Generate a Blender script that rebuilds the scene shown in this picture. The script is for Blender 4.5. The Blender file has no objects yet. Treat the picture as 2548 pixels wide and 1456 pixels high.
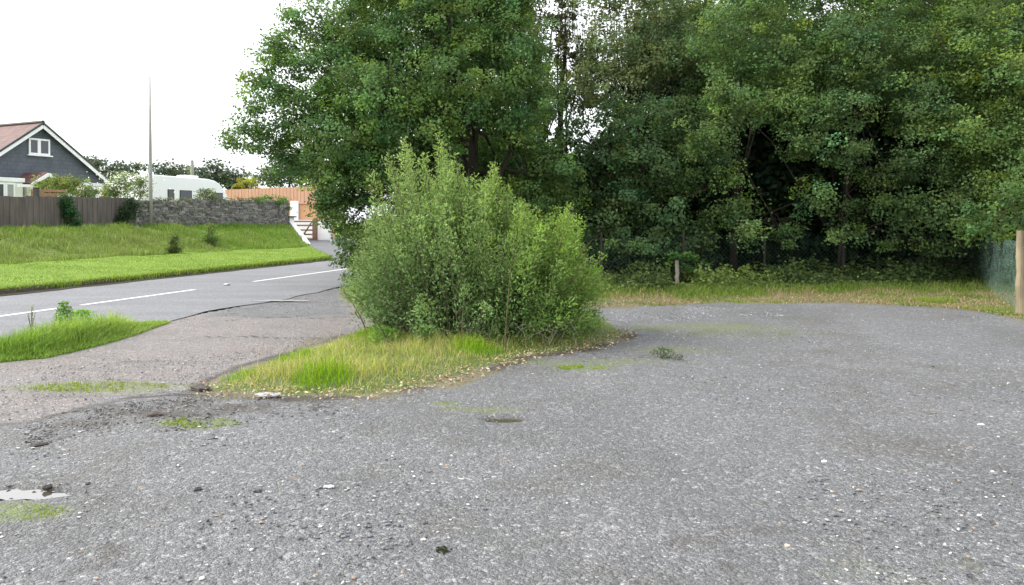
import bpy, math, random
import numpy as np
from mathutils import Vector
rng = np.random.default_rng(7); random.seed(7)
scn = bpy.context.scene; COL = scn.collection

# ------------------------------------------------------------------ camera
F_PX, W_PX = 2000.0, 2547.0          # photograph measured at 2547 x 1456
CAMZ, PITCH = 1.6, math.radians(.8)
CY = 552+F_PX*math.tan(PITCH)                  # optical centre row (the horizon lies at row 552)
cam = bpy.data.objects.new('camera', bpy.data.cameras.new('camera')); COL.objects.link(cam)
cam.location = (0, 0, CAMZ); cam.rotation_euler = (math.pi/2-PITCH, 0, 0)
cam.data.sensor_width = 36; cam.data.lens = 36*F_PX/W_PX; cam.data.shift_y = -(728-CY)/W_PX; cam.data.clip_end = 2000; cam.data.clip_start = .05
scn.camera = cam
# ------------------------------------------------------------------ sky, sun, exposure
SUN_EL, SUN_AZ = math.radians(46), math.radians(-88)     # azimuth from +Y, negative = left
w = bpy.data.worlds.new('World'); scn.world = w; w.use_nodes = True
nt = w.node_tree; bg = nt.nodes['Background']
sky = nt.nodes.new('ShaderNodeTexSky'); sky.sky_type = 'NISHITA'; sky.sun_disc = False
sky.sun_elevation = SUN_EL; sky.sun_rotation = SUN_AZ; sky.air_density = 1.0; sky.dust_density = 5.0; sky.ozone_density = 1.0
hs = nt.nodes.new('ShaderNodeHueSaturation'); hs.inputs['Saturation'].default_value = .12
nt.links.new(sky.outputs[0], hs.inputs['Color'])
mx = nt.nodes.new('ShaderNodeMix'); mx.data_type = 'RGBA'; mx.inputs[0].default_value = .45
mx.inputs[7].default_value = (9.5, 9.8, 10.3, 1)          # even cloud cover mixed into the sky
nt.links.new(hs.outputs[0], mx.inputs[6]); nt.links.new(mx.outputs[2], bg.inputs['Color'])
bg.inputs['Strength'].default_value = .13
sd = bpy.data.lights.new('sun', 'SUN'); sd.energy = 1.5; sd.angle = math.radians(22); sd.color = (1, .95, .86)
so = bpy.data.objects.new('sun', sd); COL.objects.link(so)
sv = Vector((math.sin(SUN_AZ)*math.cos(SUN_EL), math.cos(SUN_AZ)*math.cos(SUN_EL), math.sin(SUN_EL)))
so.rotation_euler = sv.to_track_quat('Z', 'Y').to_euler(); so.location = (0, 0, 40)
vs = scn.view_settings; vs.view_transform = 'Standard'; vs.look = 'None'; vs.gamma = 1; vs.exposure = 1.15
scn.cycles.max_bounces = 6; scn.cycles.diffuse_bounces = 3; scn.cycles.transmission_bounces = 4; scn.cycles.transparent_max_bounces = 6

# ------------------------------------------------------------------ measuring helpers
cp, sp = math.cos(PITCH), math.sin(PITCH)
def ray(x, y):
    a, b = (x-W_PX/2), (CY-y)
    return np.array([a, F_PX*cp + b*sp, -F_PX*sp + b*cp])
def atY(x, y, Y):
    d = ray(x, y); return np.array([0, 0, CAMZ]) + d*(Y/d[1])
def atZ(x, y, z=0.0):
    d = ray(x, y); return np.array([0, 0, CAMZ]) + d*((z-CAMZ)/d[2])
def atPlane(x, y, p0, n):
    d = ray(x, y); o = np.array([0, 0, CAMZ]); return o + d*(np.dot(np.array(p0)-o, n)/np.dot(d, n))
RO = np.array([-8.5, 13.9]); RD = np.array([.217, .976]); RD = RD/np.linalg.norm(RD); RN = np.array([-RD[1], RD[0]])
def road(s, t):
    return RO[0]+s*RD[0]+t*RN[0], RO[1]+s*RD[1]+t*RN[1]
def st(x, y):
    return (x-RO[0])*RD[0]+(y-RO[1])*RD[1], (x-RO[0])*RN[0]+(y-RO[1])*RN[1]
def smooth(a, b, x):
    k = np.clip((x-a)/(b-a), 0, 1); return k*k*(3-2*k)
_lat = rng.random((64, 64))
def vnoise(x, y, f):
    x = np.asarray(x)*f+100.5; y = np.asarray(y)*f+100.5
    i, j = np.floor(x).astype(int), np.floor(y).astype(int); u, v = x-i, y-j
    u = u*u*(3-2*u); v = v*v*(3-2*v)
    g = lambda a, b: _lat[a % 64, b % 64]
    return (g(i, j)*(1-u)+g(i+1, j)*u)*(1-v)+(g(i, j+1)*(1-u)+g(i+1, j+1)*u)*v
def fbm(x, y, f): return (vnoise(x, y, f)*.5+vnoise(x, y, f*2.1)*.3+vnoise(x, y, f*4.3)*.2)
def sdist(px, py, poly):
    """signed distance, positive inside"""
    px = np.asarray(px, float); py = np.asarray(py, float)
    best = np.full(px.shape, 1e9); ins = np.zeros(px.shape, bool); n = len(poly)
    for i in range(n):
        ax, ay = poly[i]; bx, by = poly[(i+1) % n]
        ex, ey = bx-ax, by-ay; L = ex*ex+ey*ey+1e-9
        h = np.clip(((px-ax)*ex+(py-ay)*ey)/L, 0, 1)
        best = np.minimum(best, np.hypot(px-ax-h*ex, py-ay-h*ey))
        if ay != by:
            c = ((ay > py) != (by > py)) & (px < (bx-ax)*(py-ay)/(by-ay)+ax); ins ^= c
    return np.where(ins, best, -best)
G2 = lambda pts: [tuple(atZ(x, y)[:2]) for x, y in pts]

# ------------------------------------------------------------------ object helpers
def link(o, parent=None):
    COL.objects.link(o)
    if parent is not None: o.parent = parent
    return o
def tag(o, label=None, cat=None, group=None, kind=None):
    if label: o['label'] = label
    if cat: o['category'] = cat
    if group: o['group'] = group
    if kind: o['kind'] = kind
    return o
def thing(name, label, cat, loc=(0, 0, 0), rz=0, group=None):
    o = bpy.data.objects.new(name, None); link(o); o.location = tuple(map(float, loc)); o.rotation_euler = (0, 0, rz)
    o.empty_display_size = .2
    return tag(o, label, cat, group)
def npmesh(name, V, F, mat, parent=None, smooth_=False, tint=None, attr=None, loc=None):
    """V Nx3, F Mxk array of equal-sided faces"""
    V = np.ascontiguousarray(V, np.float32); F = np.ascontiguousarray(F, np.int32)
    me = bpy.data.meshes.new(name); me.vertices.add(len(V)); me.vertices.foreach_set('co', V.ravel())
    k = F.shape[1]; me.loops.add(F.size); me.loops.foreach_set('vertex_index', F.ravel())
    me.polygons.add(len(F)); me.polygons.foreach_set('loop_start', np.arange(0, F.size, k, dtype=np.int32))
    me.polygons.foreach_set('use_smooth', np.full(len(F), smooth_, bool))
    me.update(calc_edges=True)
    for nm, c in ([('tint', tint)] if tint is not None else [])+(attr or []):
        a = me.color_attributes.new(nm, 'FLOAT_COLOR', 'POINT')
        c4 = np.ones((len(V), 4), np.float32); c4[:, :c.shape[1]] = c; a.data.foreach_set('color', c4.ravel())
    for m in (mat if isinstance(mat, list) else [mat]): me.materials.append(m)
    o = bpy.data.objects.new(name, me); link(o, parent)
    if loc is not None: o.location = tuple(map(float, loc))
    return o
class MB:
    def __init__(s): s.v = []; s.f = []
    def quadbox(s, p):      # 8 corners: bottom 4 then top 4
        b = len(s.v); s.v += [tuple(map(float, q)) for q in p]
        for f in ((0, 3, 2, 1), (4, 5, 6, 7), (0, 1, 5, 4), (1, 2, 6, 5), (2, 3, 7, 6), (3, 0, 4, 7)): s.f.append([b+i for i in f])
        return s
    def box(s, x0, x1, y0, y1, z0, z1):
        return s.quadbox([(x0, y0, z0), (x1, y0, z0), (x1, y1, z0), (x0, y1, z0), (x0, y0, z1), (x1, y0, z1), (x1, y1, z1), (x0, y1, z1)])
    def bar(s, a, b, w_, h_, up=(0, 0, 1)):
        a, b = Vector(a), Vector(b); d = (b-a).normalized(); u = Vector(up)
        sd_ = d.cross(u).normalized(); u = sd_.cross(d).normalized()
        x, z = sd_*w_/2, u*h_/2
        return s.quadbox([a-x-z, a+x-z, b+x-z, b-x-z, a-x+z, a+x+z, b+x+z, b-x+z])
    def prism(s, poly, y0, y1):   # polygon in x,z extruded along y
        b = len(s.v); n = len(poly)
        s.v += [(x, y0, z) for x, z in poly]+[(x, y1, z) for x, z in poly]
        s.f.append(list(range(b, b+n))); s.f.append(list(range(b+2*n-1, b+n-1, -1)))
        for i in range(n): s.f.append([b+i, b+n+i, b+n+(i+1) % n, b+(i+1) % n])
        return s
    def tube(s, pts, radii, n=8):
        rings = []
        for i, p in enumerate(pts):
            p = Vector(p); a = Vector(pts[max(0, i-1)]); c = Vector(pts[min(len(pts)-1, i+1)]); d = (c-a).normalized()
            u = d.orthogonal().normalized() if i == 0 else (u-d*u.dot(d)).normalized()
            v = d.cross(u); b = len(s.v); r = radii[i]
            for k in range(n):
                an = 2*math.pi*k/n; q = p+(u*math.cos(an)+v*math.sin(an))*r; s.v.append(tuple(q))
            rings.append(b)
        for b, c in zip(rings, rings[1:]):
            for k in range(n): s.f.append([b+k, b+(k+1) % n, c+(k+1) % n, c+k])
        s.f.append([rings[0]+k for k in range(n)][::-1]); s.f.append([rings[-1]+k for k in range(n)])
        return s
    def build(s, name, mat, parent=None, bevel=0, smooth_=False, label=None):
        me = bpy.data.meshes.new(name); me.from_pydata(s.v, [], s.f); me.materials.append(mat)
        if smooth_:
            for p in me.polygons: p.use_smooth = True
        me.update(); o = bpy.data.objects.new(name, me); link(o, parent)
        if bevel:
            m = o.modifiers.new('bevel', 'BEVEL'); m.width = bevel; m.segments = 2; m.limit_method = 'ANGLE'
        if label: o['label'] = label
        return o

# ------------------------------------------------------------------ materials
def newmat(name):
    m = bpy.data.materials.new(name); m.use_nodes = True
    return m, m.node_tree, m.node_tree.nodes['Principled BSDF']
def N(nt, t, **kw):
    n = nt.nodes.new(t)
    for k, v in kw.items(): setattr(n, k, v)
    return n
def texco(nt, scale=(1, 1, 1)):
    tc = N(nt, 'ShaderNodeTexCoord'); mp = N(nt, 'ShaderNodeMapping'); mp.inputs['Scale'].default_value = scale
    nt.links.new(tc.outputs['Object'], mp.inputs[0]); return mp.outputs[0]
def noise(nt, vec, scale, detail=3, rough=.6):
    n = N(nt, 'ShaderNodeTexNoise'); n.inputs['Scale'].default_value = scale; n.inputs['Detail'].default_value = detail
    n.inputs['Roughness'].default_value = rough; nt.links.new(vec, n.inputs['Vector']); return n.outputs[0]
def ramp(nt, fac, stops, interp='LINEAR'):
    r = N(nt, 'ShaderNodeValToRGB'); r.color_ramp.interpolation = interp; e = r.color_ramp.elements
    while len(e) < len(stops): e.new(.5)
    for k, (p, c) in enumerate(stops):
        e[k].position = p; e[k].color = (c, c, c, 1) if isinstance(c, (int, float)) else (*c, 1)
    nt.links.new(fac, r.inputs[0]); return r.outputs[0]
def mix(nt, fac, a, b, mode='MIX'):
    m = N(nt, 'ShaderNodeMix', data_type='RGBA', blend_type=mode)
    for i, v in ((0, fac), (6, a), (7, b)):
        if isinstance(v, bpy.types.NodeSocket): nt.links.new(v, m.inputs[i])
        elif i == 0: m.inputs[0].default_value = v
        else: m.inputs[i].default_value = (*v, 1) if not isinstance(v, (int, float)) else (v, v, v, 1)
    return m.outputs[2]
def math_(nt, op, a, b=None):
    m = N(nt, 'ShaderNodeMath', operation=op)
    for i, v in ((0, a), (1, b)):
        if v is None: continue
        if isinstance(v, bpy.types.NodeSocket): nt.links.new(v, m.inputs[i])
        else: m.inputs[i].default_value = v
    return m.outputs[0]
def bump(nt, bs, height, strength=.5, dist=.02, prev=None):
    b = N(nt, 'ShaderNodeBump'); b.inputs['Strength'].default_value = strength; b.inputs['Distance'].default_value = dist
    nt.links.new(height, b.inputs['Height'])
    if prev is not None: nt.links.new(prev, b.inputs['Normal'])
    if bs is not None: nt.links.new(b.outputs[0], bs.inputs['Normal'])
    return b.outputs[0]
def plain(name, col, rough=.6, var=.15, scale=3, bmp=.1, spec=.5, metal=0, stretch=(1, 1, 1)):
    m, t, b = newmat(name); v = texco(t, stretch); n = noise(t, v, scale, 5)
    f = ramp(t, n, [(.3, 1-var), (.7, 1+var)]); 
    c = mix(t, 1.0, col, f, 'MULTIPLY'); t.links.new(c, b.inputs['Base Color'])
    b.inputs['Roughness'].default_value = rough; b.inputs['Specular IOR Level'].default_value = spec; b.inputs['Metallic'].default_value = metal
    if bmp: bump(t, b, noise(t, v, scale*8, 3), bmp, .01)
    return m
def leafmat(name, transl=.42, rough=.6, spec=.13):
    m, t, b = newmat(name); a = N(t, 'ShaderNodeAttribute', attribute_name='tint')
    t.links.new(a.outputs['Color'], b.inputs['Base Color']); b.inputs['Roughness'].default_value = rough
    b.inputs['Specular IOR Level'].default_value = spec
    tr = N(t, 'ShaderNodeBsdfTranslucent'); hs = N(t, 'ShaderNodeHueSaturation'); hs.inputs['Hue'].default_value = .485
    hs.inputs['Saturation'].default_value = 1.15; hs.inputs['Value'].default_value = 1.3
    t.links.new(a.outputs['Color'], hs.inputs['Color']); t.links.new(hs.outputs[0], tr.inputs['Color'])
    ms = N(t, 'ShaderNodeMixShader'); ms.inputs[0].default_value = transl
    t.links.new(b.outputs[0], ms.inputs[1]); t.links.new(tr.outputs[0], ms.inputs[2])
    t.links.new(ms.outputs[0], t.nodes['Material Output'].inputs[0]); return m
M = {}
M['leaf'] = leafmat('leaf'); M['blade'] = leafmat('grass_blade', .4, .6, .2); M['litter'] = leafmat('dry_leaf', .1, .7, .2)
M['bark'] = plain('bark', (.045, .037, .03), .9, .4, 6, .8, .2, stretch=(1, 1, .25))
M['twig'] = plain('twig', (.10, .085, .05), .8, .3, 6, .3, .2)
M['white'] = plain('white_paint', (.78, .79, .80), .45, .04, 2, .03)
M['render'] = plain('white_render', (.74, .73, .69), .8, .07, 1.5, .2)
M['frame'] = plain('window_frame_plastic', (.8, .81, .83), .3, .02, 2, 0)
M['postwood'] = plain('pale_post_wood', (.27, .225, .145), .8, .45, 5, .5, .2, stretch=(1, 1, .2))
M['stake'] = plain('weathered_stake_wood', (.30, .275, .225), .85, .2, 5, .5, .2, stretch=(1, 1, .2))
M['fencewood'] = plain('fence_wood', (.145, .125, .116), .85, .3, 2.2, .5, .2, stretch=(3, 3, .4))
M['orange'] = plain('orange_stained_boards', (.56, .33, .22), .75, .10, 2.0, .3, .2, stretch=(6, 6, .4))
M['orangewall'] = plain('orange_boarding_lower', (.56, .31, .17), .75, .08, 1.2, .2, .2)
M['gatewood'] = plain('gate_wood', (.20, .11, .07), .7, .2, 4, .3)
M['polewood'] = plain('pole_wood', (.38, .37, .34), .85, .25, 4, .4, .2, stretch=(1, 1, .1))
M['cap'] = plain('dark_coping', (.05, .05, .055), .7, .2, 4, .2)
M['caravan'] = plain('caravan_shell', (.84, .86, .88), .25, .02, 2, 0)
M['dark'] = plain('dark_rubber', (.03, .03, .03), .7, .2, 4, .1)
M['metal'] = plain('galvanised', (.35, .36, .37), .4, .1, 4, .1, metal=.8)
M['wire'] = plain('green_wire', (.035, .08, .06), .5, .1, 4, 0)
M['trellis'] = plain('red_brown_slats', (.32, .17, .12), .7, .2, 3, .2)
def glass():
    m, t, b = newmat('window_glass'); b.inputs['Base Color'].default_value = (.06, .065, .075, 1); b.inputs['Roughness'].default_value = .08
    b.inputs['Specular IOR Level'].default_value = .6; return m
M['glass'] = glass()
m, t, b = newmat('caravan_window'); b.inputs['Base Color'].default_value = (.09, .10, .12, 1); b.inputs['Roughness'].default_value = .25; M['cglass'] = m
def curtain(): return plain('net_curtain', (.33, .33, .33), .8, .1, 6, .1)
M['curtain'] = curtain()
def tiles(name, c1, c2, mortar, w_, h_, rough=.7, bmp=.4):
    m, t, b = newmat(name); tc = N(t, 'ShaderNodeTexCoord'); br = N(t, 'ShaderNodeTexBrick')
    t.links.new(tc.outputs['UV'], br.inputs['Vector'])
    br.inputs['Color1'].default_value = (*c1, 1); br.inputs['Color2'].default_value = (*c2, 1); br.inputs['Mortar'].default_value = (*mortar, 1)
    br.inputs['Scale'].default_value = 1; br.inputs['Brick Width'].default_value = w_; br.inputs['Row Height'].default_value = h_
    br.inputs['Mortar Size'].default_value = .012; br.inputs['Mortar Smooth'].default_value = .3
    n = noise(t, texco(t), 1.3, 5); c = mix(t, 1.0, br.outputs[0], ramp(t, n, [(.3, .75), (.7, 1.2)]), 'MULTIPLY')
    t.links.new(c, b.inputs['Base Color']); b.inputs['Roughness'].default_value = rough
    bump(t, b, math_(t, 'SUBTRACT', 1.0, br.outputs['Fac']), bmp, .02); return m
M['slate'] = tiles('hung_slate', (.085, .10, .125), (.10, .115, .14), (.065, .075, .09), .3, .22)
M['rooftile'] = tiles('roof_tile', (.105, .048, .042), (.15, .072, .06), (.04, .024, .02), .3, .3)
# stone wall
m, t, b = newmat('rubble_stone'); v = texco(t); g = N(t, 'ShaderNodeAttribute', attribute_name='tint')
n1 = noise(t, v, 9, 5); c = mix(t, 1.0, g.outputs['Color'], ramp(t, n1, [(.3, .6), (.7, 1.35)]), 'MULTIPLY')
c = mix(t, ramp(t, noise(t, v, 2.2, 4), [(.55, 0), (.7, .6)]), c, (.10, .12, .06)); t.links.new(c, b.inputs['Base Color'])
b.inputs['Roughness'].default_value = .9; bump(t, b, n1, .6, .03); M['stone'] = m
# single stones
m, t, b = newmat('loose_stone'); v = texco(t); g = N(t, 'ShaderNodeAttribute', attribute_name='tint')
c = mix(t, 1.0, g.outputs['Color'], ramp(t, noise(t, v, 40, 3), [(.3, .8), (.7, 1.2)]), 'MULTIPLY'); t.links.new(c, b.inputs['Base Color'])
b.inputs['Roughness'].default_value = .75; M['pebble'] = m
# water
m, t, b = newmat('puddle_water'); b.inputs['Base Color'].default_value = (.07, .06, .045, 1); b.inputs['Roughness'].default_value = .03
b.inputs['IOR'].default_value = 2.2; b.inputs['Specular IOR Level'].default_value = 1.; M['water'] = m
M['damp'] = plain('shallow_wet_tarmac', (.16, .16, .165), .28, .3, 3, .25, .9)
# asphalt
def asphalt(name, base, fleck=.5):
    m, t, b = newmat(name); v = texco(t)
    vo = N(t, 'ShaderNodeTexVoronoi'); vo.inputs['Scale'].default_value = 45; t.links.new(v, vo.inputs['Vector'])
    g = ramp(t, N(t, 'ShaderNodeRGBToBW').outputs[0], [(0, 0), (1, 1)]) if False else vo.outputs['Color']
    bw = N(t, 'ShaderNodeRGBToBW'); t.links.new(vo.outputs['Color'], bw.inputs[0])
    c = mix(t, 1.0, base, ramp(t, bw.outputs[0], [(.2, 1-fleck*.5), (.8, 1+fleck*.7)]), 'MULTIPLY')
    n = noise(t, texco(t, (.35, 1.2, 1)), 1.0, 6); c = mix(t, 1.0, c, ramp(t, n, [(.3, .82), (.7, 1.15)]), 'MULTIPLY')
    t.links.new(c, b.inputs['Base Color']); b.inputs['Roughness'].default_value = .7
    bump(t, b, vo.outputs['Distance'], .35, .01); return m
M['asphalt'] = asphalt('road_asphalt', (.135, .137, .146)); M['drive'] = asphalt('driveway_asphalt', (.10, .103, .11))
m, t, b = newmat('road_paint'); v = texco(t); c = mix(t, ramp(t, noise(t, v, 25, 4), [(.6, 0), (.72, .7)]), (.75, .76, .76), (.3, .3, .3))
t.links.new(c, b.inputs['Base Color']); b.inputs['Roughness'].default_value = .6; M['paint'] = m
# green mesh netting
m, t, b = newmat('green_netting'); v = texco(t); wv = N(t, 'ShaderNodeTexNoise'); wv.inputs['Scale'].default_value = 3; t.links.new(v, wv.inputs[0])
c = mix(t, wv.outputs[0], (.11, .21, .18), (.20, .32, .28)); t.links.new(c, b.inputs['Base Color']); b.inputs['Roughness'].default_value = .7
tp = N(t, 'ShaderNodeBsdfTransparent'); ms = N(t, 'ShaderNodeMixShader'); t.links.new(ramp(t, noise(t, v, 5, 3), [(.35, .12), (.65, .42)]), ms.inputs[0])
t.links.new(tp.outputs[0], ms.inputs[1]); t.links.new(b.outputs[0], ms.inputs[2]); t.links.new(ms.outputs[0], t.nodes['Material Output'].inputs[0]); M['net'] = m


# ground: masks from the mesh  (A: r dirt, g green, b dark soil / A2: r dry litter, g moss, b wet)
def groundmat():
    m, t, b = newmat('gravel_ground'); v = texco(t)
    a1 = N(t, 'ShaderNodeAttribute', attribute_name='maskA'); a2 = N(t, 'ShaderNodeAttribute', attribute_name='maskB')
    s1 = N(t, 'ShaderNodeSeparateColor'); s2 = N(t, 'ShaderNodeSeparateColor'); t.links.new(a1.outputs['Color'], s1.inputs[0]); t.links.new(a2.outputs['Color'], s2.inputs[0])
    nb = noise(t, v, 2.2, 6, .65)
    def edge(sock, soft=.12):
        x = math_(t, 'ADD', sock, math_(t, 'MULTIPLY', math_(t, 'SUBTRACT', nb, .5), .9)); return ramp(t, x, [(.5-soft, 0), (.5+soft, 1)])
    # gravel of three sizes
    heights = []; col = None
    for k, (sc, lo, hi) in enumerate(((66, .70, 1.32), (140, .76, 1.28), (30, .86, 1.16))):
        wn = N(t, 'ShaderNodeTexNoise'); wn.inputs['Scale'].default_value = sc*.8; t.links.new(v, wn.inputs['Vector'])
        vv = mix(t, .035*20/sc, v, wn.outputs['Color'])
        vo = N(t, 'ShaderNodeTexVoronoi'); vo.inputs['Scale'].default_value = sc; t.links.new(vv, vo.inputs['Vector'])
        bw = N(t, 'ShaderNodeSeparateColor'); t.links.new(vo.outputs['Color'], bw.inputs[0])
        r = ramp(t, bw.outputs[0], [(0, lo), (.5, .93), (.84, 1.06), (.93, hi), (1, hi*1.45)])
        col = r if col is None else mix(t, 1.0, col, r, 'MULTIPLY')
        heights.append(math_(t, 'MULTIPLY', vo.outputs['Distance'], (-.7, -.4, -.8)[k]))
    big = noise(t, v, .35, 5); mid = noise(t, v, 1.6, 5)
    base = mix(t, ramp(t, big, [(.35, 0), (.65, 1)]), (.126, .129, .134), (.172, .171, .176))
    base = mix(t, ramp(t, mid, [(.50, 0), (.70, .6)]), base, (.112, .108, .096)); base = mix(t, ramp(t, noise(t, v, .55, 4), [(.52, 0), (.66, .5)]), base, (.096, .090, .075))
    wv = N(t, 'ShaderNodeTexWave'); wv.inputs['Scale'].default_value = .22; wv.inputs['Distortion'].default_value = 5; wv.inputs['Detail'].default_value = 3; wv.inputs['Detail Scale'].default_value = .6; t.links.new(texco(t, (.35, 1, 1)), wv.inputs[0])
    base = mix(t, ramp(t, wv.outputs[1], [(.55, 0), (.9, .4)]), base, (.185, .187, .197))
    grav = mix(t, 1.0, base, col, 'MULTIPLY')
    dirtb = mix(t, mid, (.225, .196, .186), (.180, .162, .154))
    dcol = mix(t, .7, dirtb, mix(t, 1.0, dirtb, col, 'MULTIPLY'))
    dcol = mix(t, ramp(t, noise(t, v, .8, 6, .7), [(.46, 0), (.62, .75)]), dcol, mix(t, 1.0, grav, (1.2, 1.15, 1.12), 'MULTIPLY'))
    streak = noise(t, texco(t, (.5, 3.0, 1)), 1.1, 5)
    dcol = mix(t, ramp(t, streak, [(.60, 0), (.68, .55)]), dcol, (.10, .092, .09))
    c = mix(t, edge(s1.outputs[0]), grav, dcol)
    soil = mix(t, mid, (.045, .036, .028), (.085, .07, .055))
    c = mix(t, edge(s1.outputs[2]), c, mix(t, .4, soil, mix(t, 1.0, soil, col, 'MULTIPLY')))
    dry = mix(t, noise(t, v, 7, 5), (.09, .085, .045), (.22, .19, .12))
    c = mix(t, edge(s2.outputs[0]), c, dry)
    grs = mix(t, noise(t, v, 5, 5), (.045, .075, .015), (.13, .17, .035))
    c = mix(t, edge(s1.outputs[1]), c, grs)
    moss = mix(t, noise(t, v, 9, 5), (.09, .12, .03), (.17, .22, .04))
    mf = math_(t, 'MULTIPLY', edge(s2.outputs[1], .25), ramp(t, noise(t, v, 14, 4), [(.35, .15), (.6, .9)]))
    c = mix(t, mf, c, moss)
    c = mix(t, math_(t, 'MULTIPLY', s2.outputs[2], .6), c, mix(t, 1.0, c, .35, 'MULTIPLY'))
    t.links.new(c, b.inputs['Base Color'])
    r = mix(t, s2.outputs[2], (.62, .62, .62), (.15, .15, .15)); t.links.new(r, b.inputs['Roughness'])
    h = math_(t, 'ADD', heights[0], math_(t, 'ADD', heights[1], heights[2]))
    bump(t, b, h, .9, .018); b.inputs['Specular IOR Level'].default_value = .45
    return m
M['ground'] = groundmat()
def turfmat(name, ca, cb, cc):
    m, t, b = newmat(name); v = texco(t); a = N(t, 'ShaderNodeAttribute', attribute_name='maskA'); s = N(t, 'ShaderNodeSeparateColor'); t.links.new(a.outputs['Color'], s.inputs[0])
    n = noise(t, v, 1.1, 6); c = mix(t, ramp(t, n, [(.35, 0), (.65, 1)]), ca, cb)
    c = mix(t, s.outputs[0], c, mix(t, noise(t, v, 2.5, 6), (.10, .15, .035), (.19, .235, .07)))     # rough bank
    c = mix(t, s.outputs[1], c, mix(t, noise(t, v, 3, 5), (.028, .024, .018), (.06, .052, .035)))      # bare soil, darkened for the shade under the overhanging turf
    c = mix(t, 1.0, c, ramp(t, noise(t, v, 28, 4), [(.3, .75), (.7, 1.25)]), 'MULTIPLY')
    t.links.new(c, b.inputs['Base Color']); b.inputs['Roughness'].default_value = .9; b.inputs['Specular IOR Level'].default_value = .15
    bump(t, b, noise(t, v, 30, 4), .9, .05); return m
M['turf'] = turfmat('turf', (.135, .215, .033), (.20, .295, .055), None)

# ------------------------------------------------------------------ plan outlines
ISL = G2([(500, 975), (560, 938), (620, 915), (740, 878), (880, 832), (935, 800), (880, 765), (842, 720)])
ISL += [road(s, -3.15) for s in (7, 12, 20, 40, 80)]+[(40, 90), (60, 40), (30, 12)]
ISL += G2([(2800, 840), (2547, 797), (2400, 770), (2250, 762), (2100, 752), (1950, 757), (1800, 752), (1600, 765), (1400, 762), (1300, 765), (1270, 778), (1350, 800), (1500, 818),
           (1570, 838), (1450, 872), (1300, 895), (1200, 932), (1050, 972), (900, 992), (780, 992), (620, 985)])
FRONT = G2([(505, 972), (560, 938), (620, 915), (740, 878), (880, 832), (935, 800), (880, 765), (842, 720), (1000, 700), (1300, 740), (1480, 780), (1560, 832), (1450, 868), (1300, 885), (1200, 922), (1050, 962), (900, 985), (780, 985), (620, 978)])
DIRT = G2([(860, 700), (960, 800), (880, 840), (740, 890), (620, 930), (500, 985), (440, 978), (330, 985), (230, 1010), (100, 1045), (-300, 1085), (-700, 1090), (-800, 960), (-300, 900), (0, 880), (300, 815), (420, 792), (560, 745)])
PATCH = [tuple(road(s, -2.95)) for s in (-.6, -2, -4, -8, -20)]+[road(-20, -5.5)]+G2([(-500, 960), (0, 903), (110, 893), (250, 862), (330, 838), (425, 803)])
HEDGE = G2([(1480, 736), (1700, 734), (1900, 728), (2100, 724), (2300, 722), (2440, 716)])+[(14, 21.5), (30, 25), (60, 90), (0, 80), (-2, 30), (-1.5, 21)]

HEDGE_N = G2([(1480, 736), (1700, 734), (1900, 728), (2100, 724), (2300, 722), (2440, 716)])+[(13.2, 21.5), (13.5, 23.5), (-1.5, 23.5), (-1.5, 21)]
ISL_N = G2([(2800, 840), (2547, 797), (2400, 770), (2250, 762), (2100, 752), (1950, 757), (1800, 752), (1600, 765), (1400, 762)])+[(-1.2, 16), (-1.5, 23.5), (17, 23.5)]
# ------------------------------------------------------------------ ground sheet
ang = np.concatenate([np.arange(-180, -44, 4.), np.arange(-44, 44, .22), np.arange(44, 180, 4.)])
rad = np.concatenate([[.4], 1.5*1.0135**np.arange(0, 300), 85*1.09**np.arange(1, 24)])
A_, R_ = np.meshgrid(np.radians(ang), rad); X, Y = R_*np.sin(A_), R_*np.cos(A_)
S_, T_ = st(X, Y)
dI, dF, dD, dP, dH = (sdist(X, Y, p) for p in (ISL, FRONT, DIRT, PATCH, HEDGE))
Z = (fbm(X, Y, .6)-.5)*.05*smooth(80, 20, R_)+(fbm(X+9, Y, 3)-.5)*.018*smooth(40, 10, R_)
Z *= smooth(2.9, 5, np.abs(T_))
Z += .07*smooth(0, .6, dF)+.03*smooth(0, .5, dP)
Z = np.where(np.abs(T_) < 2.95, -.03, Z); Z = np.where(T_ >= 2.95, -.35, Z)
# hollows where the puddles lie
PUD = [(atZ(42, 1226), .30, .085), (atZ(1255, 1043), .15, .085), (atZ(700, 750), .45, .13)]
wet = np.zeros_like(X)
for (c, a, b_) in PUD:
    d = np.hypot((X-c[0])/a, (Y-c[1])/b_); kz = smooth(2.0, 1.0, d); Z = Z*(1-kz)+kz*np.where((d < 1.1) & (c[1] < 12), -.03, -.006); wet = np.maximum(wet, smooth(1.7, 1.0, d)*.8)
far = smooth(26, 34, Y)
green = np.maximum.reduce([smooth(-.15, .15, dF)*.75, smooth(-.2, .2, dP), smooth(60, 70, R_)])
nz = fbm(X, Y, .9)
soil = np.maximum.reduce([smooth(-.2, .5, dH), smooth(.35, 0, np.abs(dF+.05))*.75*(Y < 11.5), smooth(.20, 0, np.abs(dD-.0))*.62*(Y < 9.5), smooth(.2, -.1, np.abs(dP))*.5])
for x, y, a, b_, k in ((2050, 1345, 1.0, .30, .40), (2350, 1400, .5, .2, .42), (1650, 828, 2.6, .7, .40), (560, 1420, .55, .22, .36), (150, 1380, .5, .3, .34), (480, 1015, 1.3, .42, .52), (180, 1060, .7, .25, .46), (900, 1035, 1.1, .2, .36), (1500, 880, 1.4, .45, .40), (1750, 1440, .7, .2, .38), (1330, 1180, .9, .2, .30), (2300, 1130, 1.2, .25, .28)):
    c = atZ(x, y); d = np.hypot((X-c[0])/a, (Y-c[1])/b_); soil = np.maximum(soil, k*smooth(1.5, .4, d+(fbm(X, Y, 3)-.5)*.8))
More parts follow.
